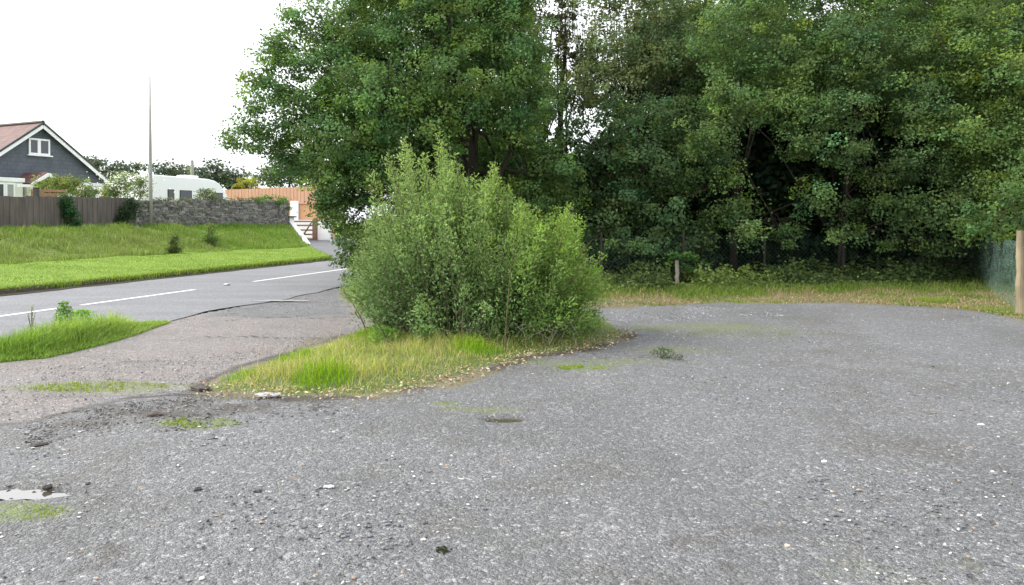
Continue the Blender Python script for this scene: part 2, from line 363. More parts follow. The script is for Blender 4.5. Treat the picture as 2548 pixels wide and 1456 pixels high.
dry = smooth(-.55, .5, dI+(fbm(X, Y, 1.3)-.5)*1.2)*(dF < .1)*.9*smooth(.6, -.4, dH)
apr = sdist(X, Y, G2([(430, 800), (560, 752), (700, 738), (842, 716), (880, 765), (905, 785), (760, 792), (600, 788)])); tar = smooth(-.35, .35, apr+(fbm(X, Y, 2)-.5)*1.4)
moss = np.zeros_like(X)
for x, y, a, b_, k in ((1455, 915, .35, .18, 1.), (240, 960, .9, .3, .9), (500, 1052, .35, .2, .95), (1110, 1008, .15, .08, .8), (30, 1275, .32, .16, .9), (1690, 870, .7, .35, .55), (1750, 815, 1.6, .5, .6),
                       (2310, 752, .9, .55, 1.2), (1890, 752, .7, .4, .9), (2480, 765, .8, .5, .9), (2350, 745, 3, 1.0, .6), (1200, 1022, .4, .12, .7), (1850, 830, 1.5, .4, .45), (2000, 720, 5, 1, .75), (2200, 1400, .9, .35, .3), (1450, 900, 1.4, .3, .55)):
    c = atZ(x, y); d = np.hypot((X-c[0])/a, (Y-c[1])/b_); moss = np.maximum(moss, k*smooth(1.6, .3, d))
mA = np.stack([smooth(-.3, .3, dD+(fbm(X, Y, 1.5)-.5)*.7)*(1-.8*tar), green, np.maximum(soil, tar*.36)], -1).reshape(-1, 3); mB = np.stack([dry, moss, wet], -1).reshape(-1, 3)
nr, na = X.shape; idx = np.arange(nr*na).reshape(nr, na)
q = np.stack([idx[:-1, :], np.roll(idx, -1, 1)[:-1, :], np.roll(idx, -1, 1)[1:, :], idx[1:, :]], -1).reshape(-1, 4)
cap = idx[0]
g = npmesh('ground', np.stack([X, Y, Z], -1).reshape(-1, 3), q[:, ::-1], M['ground'], smooth_=True, attr=[('maskA', mA), ('maskB', mB)])
tag(g, kind='structure')
for (c, a, b_), wob in zip(PUD, (3, 5, 9)):
    th = np.linspace(0, 2*np.pi, 48, endpoint=False); rr = 1+.2*np.sin(3*th+wob)+.13*np.sin(7*th+wob*2)+.08*np.sin(13*th+wob)+.06*rng.normal(size=48)
    zz = -.018 if c[1] < 12 else .014
    V = np.stack([c[0]+a*rr*1.1*np.cos(th), c[1]+b_*rr*1.1*np.sin(th), np.full(48, zz+.004)], -1)
    me = bpy.data.meshes.new('puddle'); me.from_pydata([tuple(map(float, p)) for p in V], [], [list(range(48))]); me.materials.append(M['water'] if c[1] < 12 else M['damp'])
    po = link(bpy.data.objects.new('puddle', me)); tag(po, kind='structure')
# ------------------------------------------------------------------ road
ss = np.arange(-40, 110, .5); tt = np.linspace(-3.05, 3.35, 14)
SS, TT = np.meshgrid(ss, tt); TT2 = TT.copy(); TT2[0] += (vnoise(SS[0], SS[0]*0, 1.3)-.5)*.35+(vnoise(SS[0], SS[0]*0+7, .4)-.5)*.2
rx, ry = road(SS, TT2); rz = .012-.0*TT
idx = np.arange(SS.size).reshape(SS.shape); q = np.stack([idx[:-1, :-1], idx[:-1, 1:], idx[1:, 1:], idx[1:, :-1]], -1).reshape(-1, 4)
tag(npmesh('road', np.stack([rx, ry, rz], -1).reshape(-1, 3), q, M['asphalt']), kind='structure')
# centre line marks measured on the photograph
def mark(x0, y0, x1, y1):
    s0 = st(*atZ(x0, y0)[:2])[0]; s1 = st(*atZ(x1, y1)[:2])[0]; return s0, s1
marks = [mark(55, 782, 172, 765), mark(196, 761, 474, 722), mark(623, 702, 868, 669)]
L0, L1 = marks[1]; per = marks[2][0]-L0
marks[2] = (marks[2][0], marks[2][0]+6); marks[0] = (marks[0][0]-1.5, L0-.55)
marks += [(marks[2][0]+per*k, marks[2][0]+per*k+6) for k in (1.3, 2.6, 3.9)]+[(marks[0][0]-6*k, marks[0][0]-6*k+4) for k in (1, 2, 3)]
V = []; Fq = []
for s0, s1 in marks:
    for k in range(12):
        a, b_ = s0+(s1-s0)*k/12, s0+(s1-s0)*(k+1)/12; n0 = len(V)
        for s, t_ in ((a, -.055), (b_, -.055), (b_, .055), (a, .055)):
            x, y = road(s, t_); V.append((x, y, .0165))
        Fq.append((n0, n0+1, n0+2, n0+3))
tag(npmesh('road_marking', np.array(V), np.array(Fq), M['paint']), kind='structure')
c = atZ(545, 711); x, y = road(st(*c[:2])[0], 0)
r_ = thing('road_stud', 'white reflective stud in the gap between two centre line dashes', 'road stud', (x, y, .016), math.atan2(RD[1], RD[0]))
MB().box(-.07, .07, -.06, .06, 0, .02).build('base', M['metal'], r_, .004); MB().box(-.045, .045, -.05, .05, .0205, .035).build('reflector', M['white'], r_, .004)

mb = MB()
def crack(pts, w0, col_z=.006):
    P = []
    for (x0, y0), (x1, y1) in zip(pts, pts[1:]):
        for k in np.linspace(0, 1, 10, endpoint=False): P.append(atZ(x0+(x1-x0)*k, y0+(y1-y0)*k+rng.normal()*.8))
    for a_, b2 in zip(P, P[1:]):
        if rng.random() < .15: continue
        w1 = w0*(.3+1.1*rng.random()); b0 = len(mb.v); za, zb2 = [.012 for q_ in (a_, b2)]
        mb.v += [(a_[0], a_[1]-w1, za), (b2[0], b2[1]-w1, zb2), (b2[0], b2[1]+w1*.6, zb2), (a_[0], a_[1]+w1*.6, za)]; mb.f.append([b0, b0+1, b0+2, b0+3])
crack([(508, 839), (560, 842), (640, 838), (700, 842), (760, 843), (830, 839), (905, 838)], .022)
crack([(600, 788), (640, 792), (700, 790), (760, 794), (850, 790), (905, 786)], .03)
crack([(560, 800), (600, 796)], .03)
crack([(650, 750), (720, 740), (780, 730), (838, 722)], .014)
crack([(300, 1002), (340, 992), (390, 980), (440, 978), (500, 979), (560, 986)], .016)
crack([(70, 1046), (150, 1030), (230, 1018), (300, 1003)], .012)
crack([(400, 1030), (460, 1036), (520, 1030), (560, 1034)], .010)
tag(mb.build('track_crack', M['cap']), kind='structure')
# ------------------------------------------------------------------ verge, bank, garden
def Tf(s): return 13.8-(np.clip(s, 0, 34)-13.4)*.085
def T1(s): return 9.8-.063*np.clip(s, 0, 34)
def gE(t): return np.interp(t, [2.9, 3.6, 5, 8.1, 12.4, 60], [18.6, 20.2, 22.5, 27.0, 32.2, 60])
def zdrive(t): return np.interp(t, [2.9, 5, 11, 16, 40, 120], [.014, .10, .50, .75, 1.2, 1.6])
def zbank(s, t, jit=True):
    t1, tf = T1(s), Tf(s)
    z = .0+.12*smooth(3.35, 3.55, t)+.22*smooth(3.4, 9, t)+(.92)*smooth(t1, tf-1.0, t)+ .03*smooth(8, 14, t)
    z += .55*smooth(tf+2, 30, t)
    if jit: z = z+(fbm(s, t, .5)-.5)*.16*smooth(4, 8, t)+(fbm(s+5, t, 1.7)-.5)*.12*smooth(t1-.5, t1+.8, t)*smooth(tf, tf-1, t)
    return z
u = np.linspace(0, 1, 420)**.8; trow = np.concatenate([[3.02, 3.12, 3.3, 3.36, 3.42, 3.48, 3.54, 3.62], np.arange(3.75, 15, .14), np.arange(15.4, 40, .8), np.arange(42, 140, 5)])
U, TT = np.meshgrid(u, trow); SS = -50+U*(gE(TT)+50)
wob = (vnoise(SS, SS*0, 1.1)-.5)*.22+(vnoise(SS, SS*0+3, 4)-.5)*.1
Tw = TT+wob*smooth(6, 3.7, TT)*(TT > 2.9)
Zb = zbank(SS, TT); Zb[0] = .008; Zb = np.where(TT < 3.33, .022+.01*TT*0, Zb)
Zb[:, -1] = zdrive(TT[:, -1])-.05
rx, ry = road(SS, Tw)
rough = smooth(T1(SS)-.25, T1(SS)+.3, TT+ (fbm(SS, TT, .8)-.5)*.8)*smooth(Tf(SS)-.6, Tf(SS)-1.4, TT)
rough *= .55+.45*smooth(24, 14, SS); soil_shade = smooth(3.72, 3.5, TT+wob)  # soil strip by the road, its colour including the turf edge's shade
idx = np.arange(SS.size).reshape(SS.shape); q = np.stack([idx[:-1, :-1], idx[:-1, 1:], idx[1:, 1:], idx[1:, :-1]], -1).reshape(-1, 4)
tag(npmesh('grass_bank', np.stack([rx, ry, Zb], -1).reshape(-1, 3), q, M['turf'], smooth_=True, attr=[('maskA', np.stack([rough, soil_shade, soil_shade*0], -1).reshape(-1, 3))]), kind='structure')
def sheet(name, s0f, s1f, trow, zf, mat, n=40, attr=False):
    U, TT = np.meshgrid(np.linspace(0, 1, n), trow); SS = s0f(TT)+U*(s1f(TT)-s0f(TT)); rx, ry = road(SS, TT)
    idx = np.arange(SS.size).reshape(SS.shape); q = np.stack([idx[:-1, :-1], idx[:-1, 1:], idx[1:, 1:], idx[1:, :-1]], -1).reshape(-1, 4)
    at = [('maskA', np.zeros((SS.size, 3), np.float32))] if attr else None
    return tag(npmesh(name, np.stack([rx, ry, zf(TT)], -1).reshape(-1, 3), q, mat, smooth_=True, attr=at), kind='structure')
tr = np.concatenate([np.arange(2.9, 20, .6), np.arange(20, 140, 5)])
sheet('driveway', lambda t: gE(t)-.1, lambda t: gE(t)+9, tr, zdrive, M['drive'])
sheet('field', lambda t: gE(t)+9, lambda t: gE(t)+120, tr, lambda t: zdrive(t)+.03, M['turf'], attr=True)

# ------------------------------------------------------------------ foliage makers
def leaf_quads(C, L, Wd, Nrm, tint, T=None):
    """C Nx3 centres, L/Wd length & width, Nrm Nx3 rough normals -> bent rhombic leaves"""
    n = len(C); Nn = Nrm/np.maximum(np.linalg.norm(Nrm, axis=1, keepdims=True), 1e-6)
    D = (rng.normal(size=(n, 3)) if T is None else T); D = D-Nn*(D*Nn).sum(1, keepdims=True); D /= np.maximum(np.linalg.norm(D, axis=1, keepdims=True), 1e-6)
    B = np.cross(Nn, D); L = np.broadcast_to(L, n)[:, None]; Wd = np.broadcast_to(Wd, n)[:, None]
    P0 = C-D*L*.5; P2 = C+D*L*.5; mid = C+D*L*.08-Nn*Wd*.12; P1 = mid+B*Wd*.5+Nn*Wd*.18; P3 = mid-B*Wd*.5+Nn*Wd*.18
    V = np.stack([P0, P1, P2, P3], 1).reshape(-1, 3); F = np.arange(4*n).reshape(n, 4)
    return V, F, np.repeat(tint, 4, 0)
def blob_leaves(blobs, leaf=.085, lai=4.6, tint=(.05, .115, .04), crad=.33, per=46, yellow=.12, shell=.38):
    leaf = leaf*1.12
    Vs, Ts, base = [], [], 0
    Cs, Ns, Tn = [], [], []
    for bl in blobs:
        c, r, dens = bl; area = math.pi*r[0]*r[2]; n = int(area*lai*dens/(leaf*leaf*.55)); k = max(3, n//per)
        d = rng.normal(size=(k, 3)); d /= np.linalg.norm(d, axis=1, keepdims=True)
        rr = shell+(1-shell)*rng.random(k)**.6; rr *= 1+np.clip(.11*rng.normal(size=k), -.2, .17)
        cc = c+d*rr[:, None]*r
        ci = rng.integers(0, k, n); cr = crad*(.6+.8*rng.random(k))
        off = np.clip(rng.normal(size=(n, 3)), -1.5, 1.5)*cr[ci][:, None]*np.array([.62, .62, .42])
        P = cc[ci]+off; nn = d[ci]*.7+rng.normal(size=(n, 3))*.55+np.array([0, 0, .55])
        br = np.exp(rng.normal(size=k)*.24)[ci]*np.exp(rng.normal(size=n)*.15)
        yl = (rng.random(k) < yellow)[ci]*1.0
        tc = np.array(tint)[None, :]*br[:, None]; tc = tc*(1+yl[:, None]*np.array([.42, .34, -.05])); hue = rng.normal(size=k)[ci]*.09
        tc[:, 0] *= 1+hue; tc[:, 2] *= 1-hue
        Cs.append(P); Ns.append(nn); Tn.append(tc)
    C = np.concatenate(Cs); Nn = np.concatenate(Ns); T = np.clip(np.concatenate(Tn), .004, .6)
    L = leaf*(.7+.6*rng.random(len(C)))
    return leaf_quads(C, L, L*.72, Nn, T)
def B(x, y, rx, ry, Yd, dens=1., rd=None):
    c = atY(x, y, Yd); a, b_ = rx*Yd/F_PX, ry*Yd/F_PX; return (c, np.array([a, rd if rd else max(.5, .75*(a+b_)/2+.3), b_]), dens)
def limbs(mb, base, blobs, r0, fork=.45, n=7):
    """a trunk and tapering limbs that reach into the crown's masses"""
    cs = [b_[0] for b_ in blobs]; top = np.mean(cs, 0); top = np.array([base[0]*.6+top[0]*.4, base[1]*.6+top[1]*.4, max(c[2] for c in cs)*.85])
    P = [np.array(base)+(top-np.array(base))*k+np.array([math.sin(k*7+base[0])*.12, math.cos(k*5)*.1, 0])*k for k in np.linspace(0, 1, 7)]
    P[0] = P[0]-np.array([0, 0, .15]); mb.tube(P, [r0*1.3, r0, r0*.9, r0*.75, r0*.55, r0*.38, r0*.15], 10)
    for i, c in enumerate(cs):
        k = 1+(i % 4); a = P[k]; c2 = np.array(c)
        if np.linalg.norm(c2-a) < .6: continue
        m1 = a*.6+c2*.4+np.array([0, 0, .25])+rng.normal(size=3)*.12; m2 = a*.25+c2*.75+rng.normal(size=3)*.15
        rr = r0*(.42-.05*k); mb.tube([a, m1, m2, c2], [rr, rr*.7, rr*.4, rr*.15], 6)
        for _ in range(5):
            e = c2+rng.normal(size=3)*np.array(blobs[i][1])*.55; mb.tube([m2, (m2+e)/2+rng.normal(size=3)*.1, e], [rr*.3, rr*.2, .008], 5)
    return mb
def tree(name, label, cat, base, blobs, r0, group=None, bark='bark', trunk=True, **kw):
    o = thing(name, label, cat, base, 0, group); b3 = np.array(base)
    V, F, T = blob_leaves(blobs, **kw)
    npmesh('crown', V-b3, F, M['leaf'], o, tint=T)
    if trunk:
        mb = limbs(MB(), base, blobs, r0); mb.v = [(v[0]-b3[0], v[1]-b3[1], v[2]-b3[2]) for v in mb.v]; mb.build('trunk', M[bark], o, smooth_=True)
    return o
def gz(x, y):      # ground height at a plan point left of the road
    s, t_ = st(x, y)
    if t_ < 2.95: return 0.0
    return float(zbank(s, t_)) if s < gE(t_) else float(zdrive(t_))

# ------------------------------------------------------------------ the wood
dk = (.108, .188, .064)
tree('broadleaf_tree', 'large broad spreading tree behind the willow bush, sky showing at its left edge', 'tree', (-.9, 21.6, 0),
     [B(1080, 70, 230, 140, 21), B(880, 105, 130, 110, 20.5, .8), B(775, 60, 80, 65, 20.8, 1), B(690, 130, 60, 58, 20.5, 1.1), B(790, 190, 95, 80, 20.3, 1), B(660, 215, 60, 55, 20.2, 1.1), B(740, 285, 115, 70, 20, 1.2),
      B(620, 345, 64, 46, 20.3, 1.1), B(690, 345, 55, 45, 20.5, 1.1), B(730, 400, 60, 35, 20.4, 1), B(940, 240, 140, 90, 19.4), B(860, 340, 150, 85, 19.6), B(880, 440, 130, 75, 20), B(1060, 330, 110, 90, 19.6), B(1160, 200, 140, 100, 19.6),
      B(1280, 110, 100, 110, 20.5), B(1300, 270, 100, 90, 20), B(1370, 430, 80, 100, 20.5), B(875, 540, 75, 60, 20.4, .9), B(1130, 520, 160, 70, 21), B(1250, 520, 120, 80, 21), B(1100, 430, 130, 90, 22.3), B(1280, 430, 120, 90, 23),
      B(980, -70, 240, 110, 21.5), B(1230, -60, 200, 110, 21.5), B(1080, -200, 220, 100, 22), B(890, 600, 50, 35, 19.8, .7), B(1380, 540, 90, 70, 21.5), B(1050, 150, 250, 190, 24, 1), B(1000, 380, 200, 120, 23.5, 1), B(1250, 250, 150, 190, 24, 1), B(890, 260, 130, 150, 22.5, .9), B(840, 480, 60, 90, 20.6, 1), B(1100, 20, 230, 120, 24, 1), B(1180, 500, 200, 90, 23.5, 1), B(815, 520, 30, 40, 20.2, .8)],
     .26, tint=dk, leaf=.068, yellow=.16, lai=5.4, crad=.27, per=90)
tree('ivy_clad_tree', 'tall narrow ivy clad tree at top centre with bright sky either side of its stem', 'tree', (1.55, 26, 0),
     [B(1393, 40, 17, 90, 26, 1.3, .3), B(1396, 150, 15, 60, 26, 1.3, .3), B(1392, -90, 35, 60, 26, 1, .5), B(1430, 130, 9, 60, 26, .9, .2), B(1428, 20, 10, 70, 26, .8, .2)], .13, tint=(.13, .15, .075), leaf=.08, crad=.16, yellow=.1)
tree('feathery_tree', 'pale olive feathery tree with sky showing through, right of the ivy clad stem', 'tree', (3.4, 25, 0),
     [B(1530, 110, 95, 90, 25, .85), B(1620, 60, 80, 70, 25, .5), B(1480, 210, 75, 60, 24.5, .9), B(1560, 220, 90, 60, 24.5, .8), B(1700, 130, 90, 60, 25, 1), B(1530, -20, 110, 60, 25, .9), B(1700, 10, 70, 50, 25.4, .7), B(1600, -90, 150, 60, 25, .8), B(1620, 160, 80, 60, 24.6, .75)],
     .12, tint=(.165, .215, .095), leaf=.08, crad=.26, yellow=.04, lai=5.5)
tree('olive_tree', 'pale olive tree wedged between the large broad tree and the ivy clad stem', 'tree', (1.0, 27, 0),
     [B(1330, 30, 55, 60, 26.5, .9), B(1340, 150, 45, 70, 26.5, 1), B(1460, 100, 26, 80, 26.5, .6), B(1455, 190, 32, 45, 26, .8), B(1425, 240, 50, 45, 26, 1), B(1470, 150, 40, 50, 26.5, .8), B(1415, 60, 14, 90, 27, .8), B(1340, 260, 55, 60, 26, .8), B(1300, -60, 70, 60, 27, .6)], .10, tint=(.15, .195, .095), leaf=.08, crad=.25, yellow=.04, lai=5.5)
tree('thin_branched_tree', 'grey green tree with bare dark branches, left of the black hollow in the hedgerow', 'tree', (3.6, 22.6, 0),
     [B(1600, 290, 110, 65, 22, .85), B(1520, 370, 70, 70, 21.8, .75), B(1620, 400, 130, 90, 21.5, .95), B(1530, 500, 70, 70, 21.3, .9), B(1640, 520, 110, 80, 21), B(1590, 610, 110, 55, 20.8), B(1720, 300, 90, 70, 22), B(1480, 590, 60, 60, 20.8),
      B(1700, 600, 80, 60, 21), B(1440, 300, 36, 50, 22, .5), B(1760, 420, 80, 70, 21)], .16, tint=(.094, .160, .066), leaf=.075, yellow=.1, per=80, crad=.28)
tree('hedgerow_tree', 'dense hedgerow tree whose boughs hang over the left of the black hollow', 'tree', (6.3, 23, 0),
     [B(1830, 90, 130, 110, 21.5), B(1960, 130, 120, 110, 21), B(1850, 240, 130, 80, 20.8), B(1970, 270, 90, 70, 20.3), B(1760, 340, 75, 50, 20.2), B(1960, -60, 180, 90, 22), B(1740, 390, 60, 40, 20.5), B(2003, 355, 60, 55, 20), B(2031, 487, 52, 42, 20.3, .9),
      B(1800, 440, 42, 45, 20.6, .8), B(1860, 580, 38, 40, 19.8, .9), B(2100, 578, 52, 32, 20.2, .8), B(1965, 550, 42, 28, 20.8, .6), B(1850, 515, 55, 38, 20.5, .8), B(1930, 600, 45, 20, 20.4, .7), B(1780, 560, 50, 50, 20.8, .9), B(1900, 130, 230, 170, 24.5, 1.2)], .09, tint=(.112, .186, .066), leaf=.066, yellow=.14, per=80, crad=.28)
tree('hedgerow_tree', 'dense hedgerow tree with a dark gap, hanging over the right of the black hollow', 'tree', (9.4, 23, 0),
     [B(2130, 120, 130, 120, 21), B(2260, 180, 130, 120, 20.6), B(2100, 280, 75, 60, 19.9), B(2290, 300, 80, 70, 20), B(2090, 375, 62, 45, 19.7), B(2280, 420, 100, 60, 20.2), B(2165, 440, 55, 28, 20.4, .6), B(2237, 513, 70, 40, 20), B(2340, 520, 80, 60, 19.8),
      B(2180, -60, 190, 90, 21.8), B(2255, 562, 42, 22, 19.8, .7), B(2180, 605, 50, 20, 20.2, .7), B(2330, 605, 60, 26, 19.9, .8), B(2150, 520, 45, 26, 20.6, .7), B(2400, 450, 60, 60, 19.6), B(2270, 110, 240, 180, 24, 1.2)], .09, tint=(.108, .178, .068), leaf=.066, yellow=.16, per=80, crad=.28)
tree('hedgerow_tree', 'yellower hedgerow tree at the right edge behind the pale fence post', 'tree', (12.8, 21.5, 0),
     [B(2400, 120, 120, 120, 20.3), B(2500, 200, 110, 120, 19.6), B(2420, 320, 110, 90, 19.6), B(2510, 380, 80, 90, 18.8), B(2430, 520, 60, 60, 19.6), B(2520, 490, 60, 60, 18.2), B(2640, 300, 130, 200, 19), B(2660, 520, 110, 120, 18.5), B(2440, -50, 200, 90, 21), B(2700, 50, 150, 150, 20), B(2560, 620, 60, 90, 19.5)],
     .2, tint=(.118, .188, .060), leaf=.066, yellow=.14, per=80, crad=.28)
# deeper rows that close the wood
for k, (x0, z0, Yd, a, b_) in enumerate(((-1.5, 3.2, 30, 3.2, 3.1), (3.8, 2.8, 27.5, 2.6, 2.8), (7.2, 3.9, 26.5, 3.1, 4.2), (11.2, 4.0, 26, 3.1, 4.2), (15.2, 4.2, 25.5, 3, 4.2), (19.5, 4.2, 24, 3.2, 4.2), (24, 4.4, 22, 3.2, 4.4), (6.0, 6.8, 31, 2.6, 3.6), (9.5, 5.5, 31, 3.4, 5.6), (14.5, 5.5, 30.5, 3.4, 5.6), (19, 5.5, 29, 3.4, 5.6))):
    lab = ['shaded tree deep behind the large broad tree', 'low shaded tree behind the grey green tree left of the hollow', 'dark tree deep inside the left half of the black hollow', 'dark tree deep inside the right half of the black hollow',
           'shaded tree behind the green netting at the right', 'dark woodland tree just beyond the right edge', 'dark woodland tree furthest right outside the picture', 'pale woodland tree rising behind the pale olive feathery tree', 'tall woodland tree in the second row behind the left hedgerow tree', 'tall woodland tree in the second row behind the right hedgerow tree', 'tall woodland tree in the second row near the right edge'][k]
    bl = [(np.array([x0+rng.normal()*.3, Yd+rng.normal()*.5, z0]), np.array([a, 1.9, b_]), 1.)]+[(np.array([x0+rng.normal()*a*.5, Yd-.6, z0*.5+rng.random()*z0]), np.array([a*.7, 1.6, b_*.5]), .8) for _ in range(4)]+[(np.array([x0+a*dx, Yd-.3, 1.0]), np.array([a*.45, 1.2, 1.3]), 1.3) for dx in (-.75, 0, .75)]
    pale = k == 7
    tree('woodland_tree', lab, 'tree', (x0, Yd, 0), bl, .2, group='trees deeper in the wood', tint=(.12, .165, .085) if pale else (.022, .042, .020), leaf=.12 if pale else .2, lai=5 if pale else 6.5, crad=.55, per=30)  # near-black leaf tint puts the hollow's shade into the colour, pale tree excepted
for k, (x_, w_, lab) in enumerate(((1560, 60, 'dusky low shrub behind the wire fence, left of the short stake'), (1700, 60, 'dusky low shrub behind the wire fence, right of the short stake'), (2380, 60, 'dark low shrub at the right end of the black hollow'))):
    c = atY(x_, 640, 21.2); tree('understory_shrub', lab, 'shrub', (c[0], 21.2, 0), [B(x_, 640, w_, 55, 21.2), B(x_+40, 665, w_*.7, 35, 20.9, .8), B(x_-40, 660, w_*.7, 35, 20.9, .8)], .04, tint=(.05, .08, .045), leaf=.07, crad=.2)
# roadside trees beyond the big one
for k, (s_, t_, h_) in enumerate(((26, -6.5, 3.2), (34, -5.6, 3.6), (44, -5.4, 4))):
    x, y = road(s_, t_); lab = ['roadside tree beyond the willow bush, partly hiding the driveway', 'second roadside tree further along the road', 'third and farthest roadside tree along the road'][k]
    tree('roadside_tree', lab, 'tree', (x, y, 0), [(np.array([x, y, h_*.75]), np.array([2.3, 3, h_*.7]), 1.), (np.array([x+.8, y, h_*1.3]), np.array([1.8, 2.5, h_*.6]), .8)], .18, group='roadside trees', tint=(.05, .10, .04), leaf=.13, lai=4.5)
# low boughs left of the willow, in front of the driveway
tree('hedge_shrub', 'low leafy hedge shrub left of the willow bush beside the driveway entrance', 'shrub', tuple(atY(880, 640, 19)[:2])+(0,),
     [B(872, 610, 32, 46, 19, .9), B(900, 640, 50, 60, 19), B(850, 655, 28, 25, 18.5, .7), B(960, 600, 60, 80, 19.3)], .05, tint=(.085, .14, .05), leaf=.07, crad=.2)

# ------------------------------------------------------------------ willow bush
def willow():
    base = atZ(1200, 832); o = thing('willow_bush', 'tall pale green willow bush on the grassy island in the middle', 'bush', base)
    xs = [838, 850, 880, 912, 960, 1005, 1045, 1090, 1130, 1165, 1200, 1235, 1265, 1300, 1345, 1390, 1430, 1452, 1480, 1510, 1522]
    ys = [690, 640, 585, 400, 365, 330, 385, 322, 372, 410, 440, 378, 450, 468, 505, 505, 488, 548, 590, 620, 700]
    yb = [700, 650, 595, 470, 425, 400, 400, 375, 398, 425, 435, 440, 455, 475, 500, 510, 505, 550, 595, 635, 705]
    Cs, Ds, Ts, Ls = [], [], [], []; mb = MB(); n_st = 800
    for i in range(n_st):
        xt = 838+(1522-838)*rng.random() if i < 640 else 1150+190*rng.random(); top = np.interp(xt, xs, yb); u_ = rng.random()
        lowy = np.interp(xt, [838, 900, 1000, 1450, 1522], [720, 800, 868, 866, 815])
        jag = abs(rng.normal())*32-rng.random()*22
        yt = top+jag+(lowy-top-jag)*u_**1.35*.93
        Yt = base[1]+rng.normal()*.62-.5*u_
        lead = i < 80
        if i < 21: xt, yt, Yt = xs[i], ys[i], base[1]+rng.normal()*.4
        elif lead: xt = rng.choice([912, 960, 1005, 1090, 1100, 1130, 1165, 1235, 1300, 1345, 1430, 1050, 1210])+rng.normal()*9; yt = np.interp(xt, xs, ys)+abs(rng.normal())*32; Yt = base[1]+rng.normal()*.4
        tip = atY(xt, yt, Yt); tip[2] = max(tip[2], .12)
        bx = base[0]+(tip[0]-base[0])*.62+rng.normal()*.15; by = base[1]+(tip[1]-base[1])*.6+rng.normal()*.2
        b0 = np.array([bx, by, .03]); 
        c1 = np.array([bx+(tip[0]-bx)*.35, by+(tip[1]-by)*.35, tip[2]*.62])
        L_ = np.linalg.norm(tip-b0); n = int(78*L_)+30
        k = (.10+.16*rng.random())+.74*rng.random(n)**.8
        k = k[:, None]; P = (1-k)**2*b0+2*k*(1-k)*c1+k*k*tip; D = 2*(1-k)*(c1-b0)+2*k*(tip-c1)
        D /= np.maximum(np.linalg.norm(D, axis=1, keepdims=True), 1e-4)
        spread = .028+.10*(1-k)**.8
        side = rng.normal(size=(n, 3)); side -= D*(side*D).sum(1, keepdims=True); side /= np.linalg.norm(side, axis=1, keepdims=True)
        P = P+side*spread*rng.random((n, 1))*1.6
        Cs.append(P+side*.02); Ds.append(D*.8+side*.75+np.array([0, 0, .1])+rng.normal(size=(n, 3))*.15)
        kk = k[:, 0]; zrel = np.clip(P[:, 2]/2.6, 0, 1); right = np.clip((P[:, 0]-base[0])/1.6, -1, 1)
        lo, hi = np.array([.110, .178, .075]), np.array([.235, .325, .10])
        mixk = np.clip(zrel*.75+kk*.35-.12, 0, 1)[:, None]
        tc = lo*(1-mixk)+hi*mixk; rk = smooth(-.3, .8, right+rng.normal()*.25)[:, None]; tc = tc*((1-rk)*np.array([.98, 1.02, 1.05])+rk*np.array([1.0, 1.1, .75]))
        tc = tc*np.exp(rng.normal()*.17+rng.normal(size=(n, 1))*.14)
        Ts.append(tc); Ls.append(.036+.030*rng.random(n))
        if i % 2 == 0 or i < 80:
            pts = [tuple((1-q_)**2*b0+2*q_*(1-q_)*c1+q_*q_*tip-base) for q_ in np.linspace(0, .97, 6)]
            mb.tube(pts, [.011, .009, .007, .005, .0035, .002], 5)
    C = np.concatenate(Cs)-base; D = np.concatenate(Ds); T = np.concatenate(Ts); L = np.concatenate(Ls)
    Nn = rng.normal(size=C.shape)*.8+np.array([0, 0, .5])
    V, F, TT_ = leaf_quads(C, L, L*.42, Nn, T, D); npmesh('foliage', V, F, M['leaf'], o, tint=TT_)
    mb.build('stems', M['twig'], o)
    return o
willow()

# ------------------------------------------------------------------ grass and ground cover
def blades(name, P, H, Wd, tint, lean=.45, label=None, mat='blade'):
    n = len(P); th = rng.random(n)*2*np.pi; b_ = np.stack([np.cos(th), np.sin(th), np.zeros(n)], -1)
    ld = rng.normal(size=(n, 3)); ld[:, 2] = 0; ld /= np.linalg.norm(ld, axis=1, keepdims=True); ld *= (lean*rng.random(n))[:, None]
    H = H[:, None]; Wd = Wd[:, None] if hasattr(Wd, '__len__') else Wd
    m1 = P+np.array([0, 0, 1])*H*.55+ld*H*.35; tp_ = P+np.array([0, 0, 1])*H*(1-.25*np.linalg.norm(ld, axis=1, keepdims=True))+ld*H
    V = np.stack([P-b_*Wd*.5, P+b_*Wd*.5, m1+b_*Wd*.38, m1-b_*Wd*.38, tp_+b_*Wd*.05, tp_-b_*Wd*.05], 1).reshape(-1, 3)
    i = np.arange(n)[:, None]*6; F = np.concatenate([i+np.array([0, 1, 2, 3]), i+np.array([3, 2, 4, 5])])
    o = npmesh(name, V, F, M[mat], tint=np.repeat(tint, 6, 0)); return tag(o, label, 'grass' if label else None, kind='stuff')
def inpoly(poly, n, x0=None):
    pa = np.array(poly); lo, hi = pa.min(0), pa.max(0); out = np.zeros((0, 2))
    while len(out) < n:
        q = lo+(hi-lo)*rng.random((n*2, 2)); q = q[sdist(q[:, 0], q[:, 1], poly) > 0]; out = np.concatenate([out, q])
    return out[:n]
def col(n, a, b_, k, j=.14):
    k = np.clip(k, 0, 1)[:, None]; c = np.array(a)*(1-k)+np.array(b_)*k; return c*np.exp(rng.normal(size=(n, 1))*j)
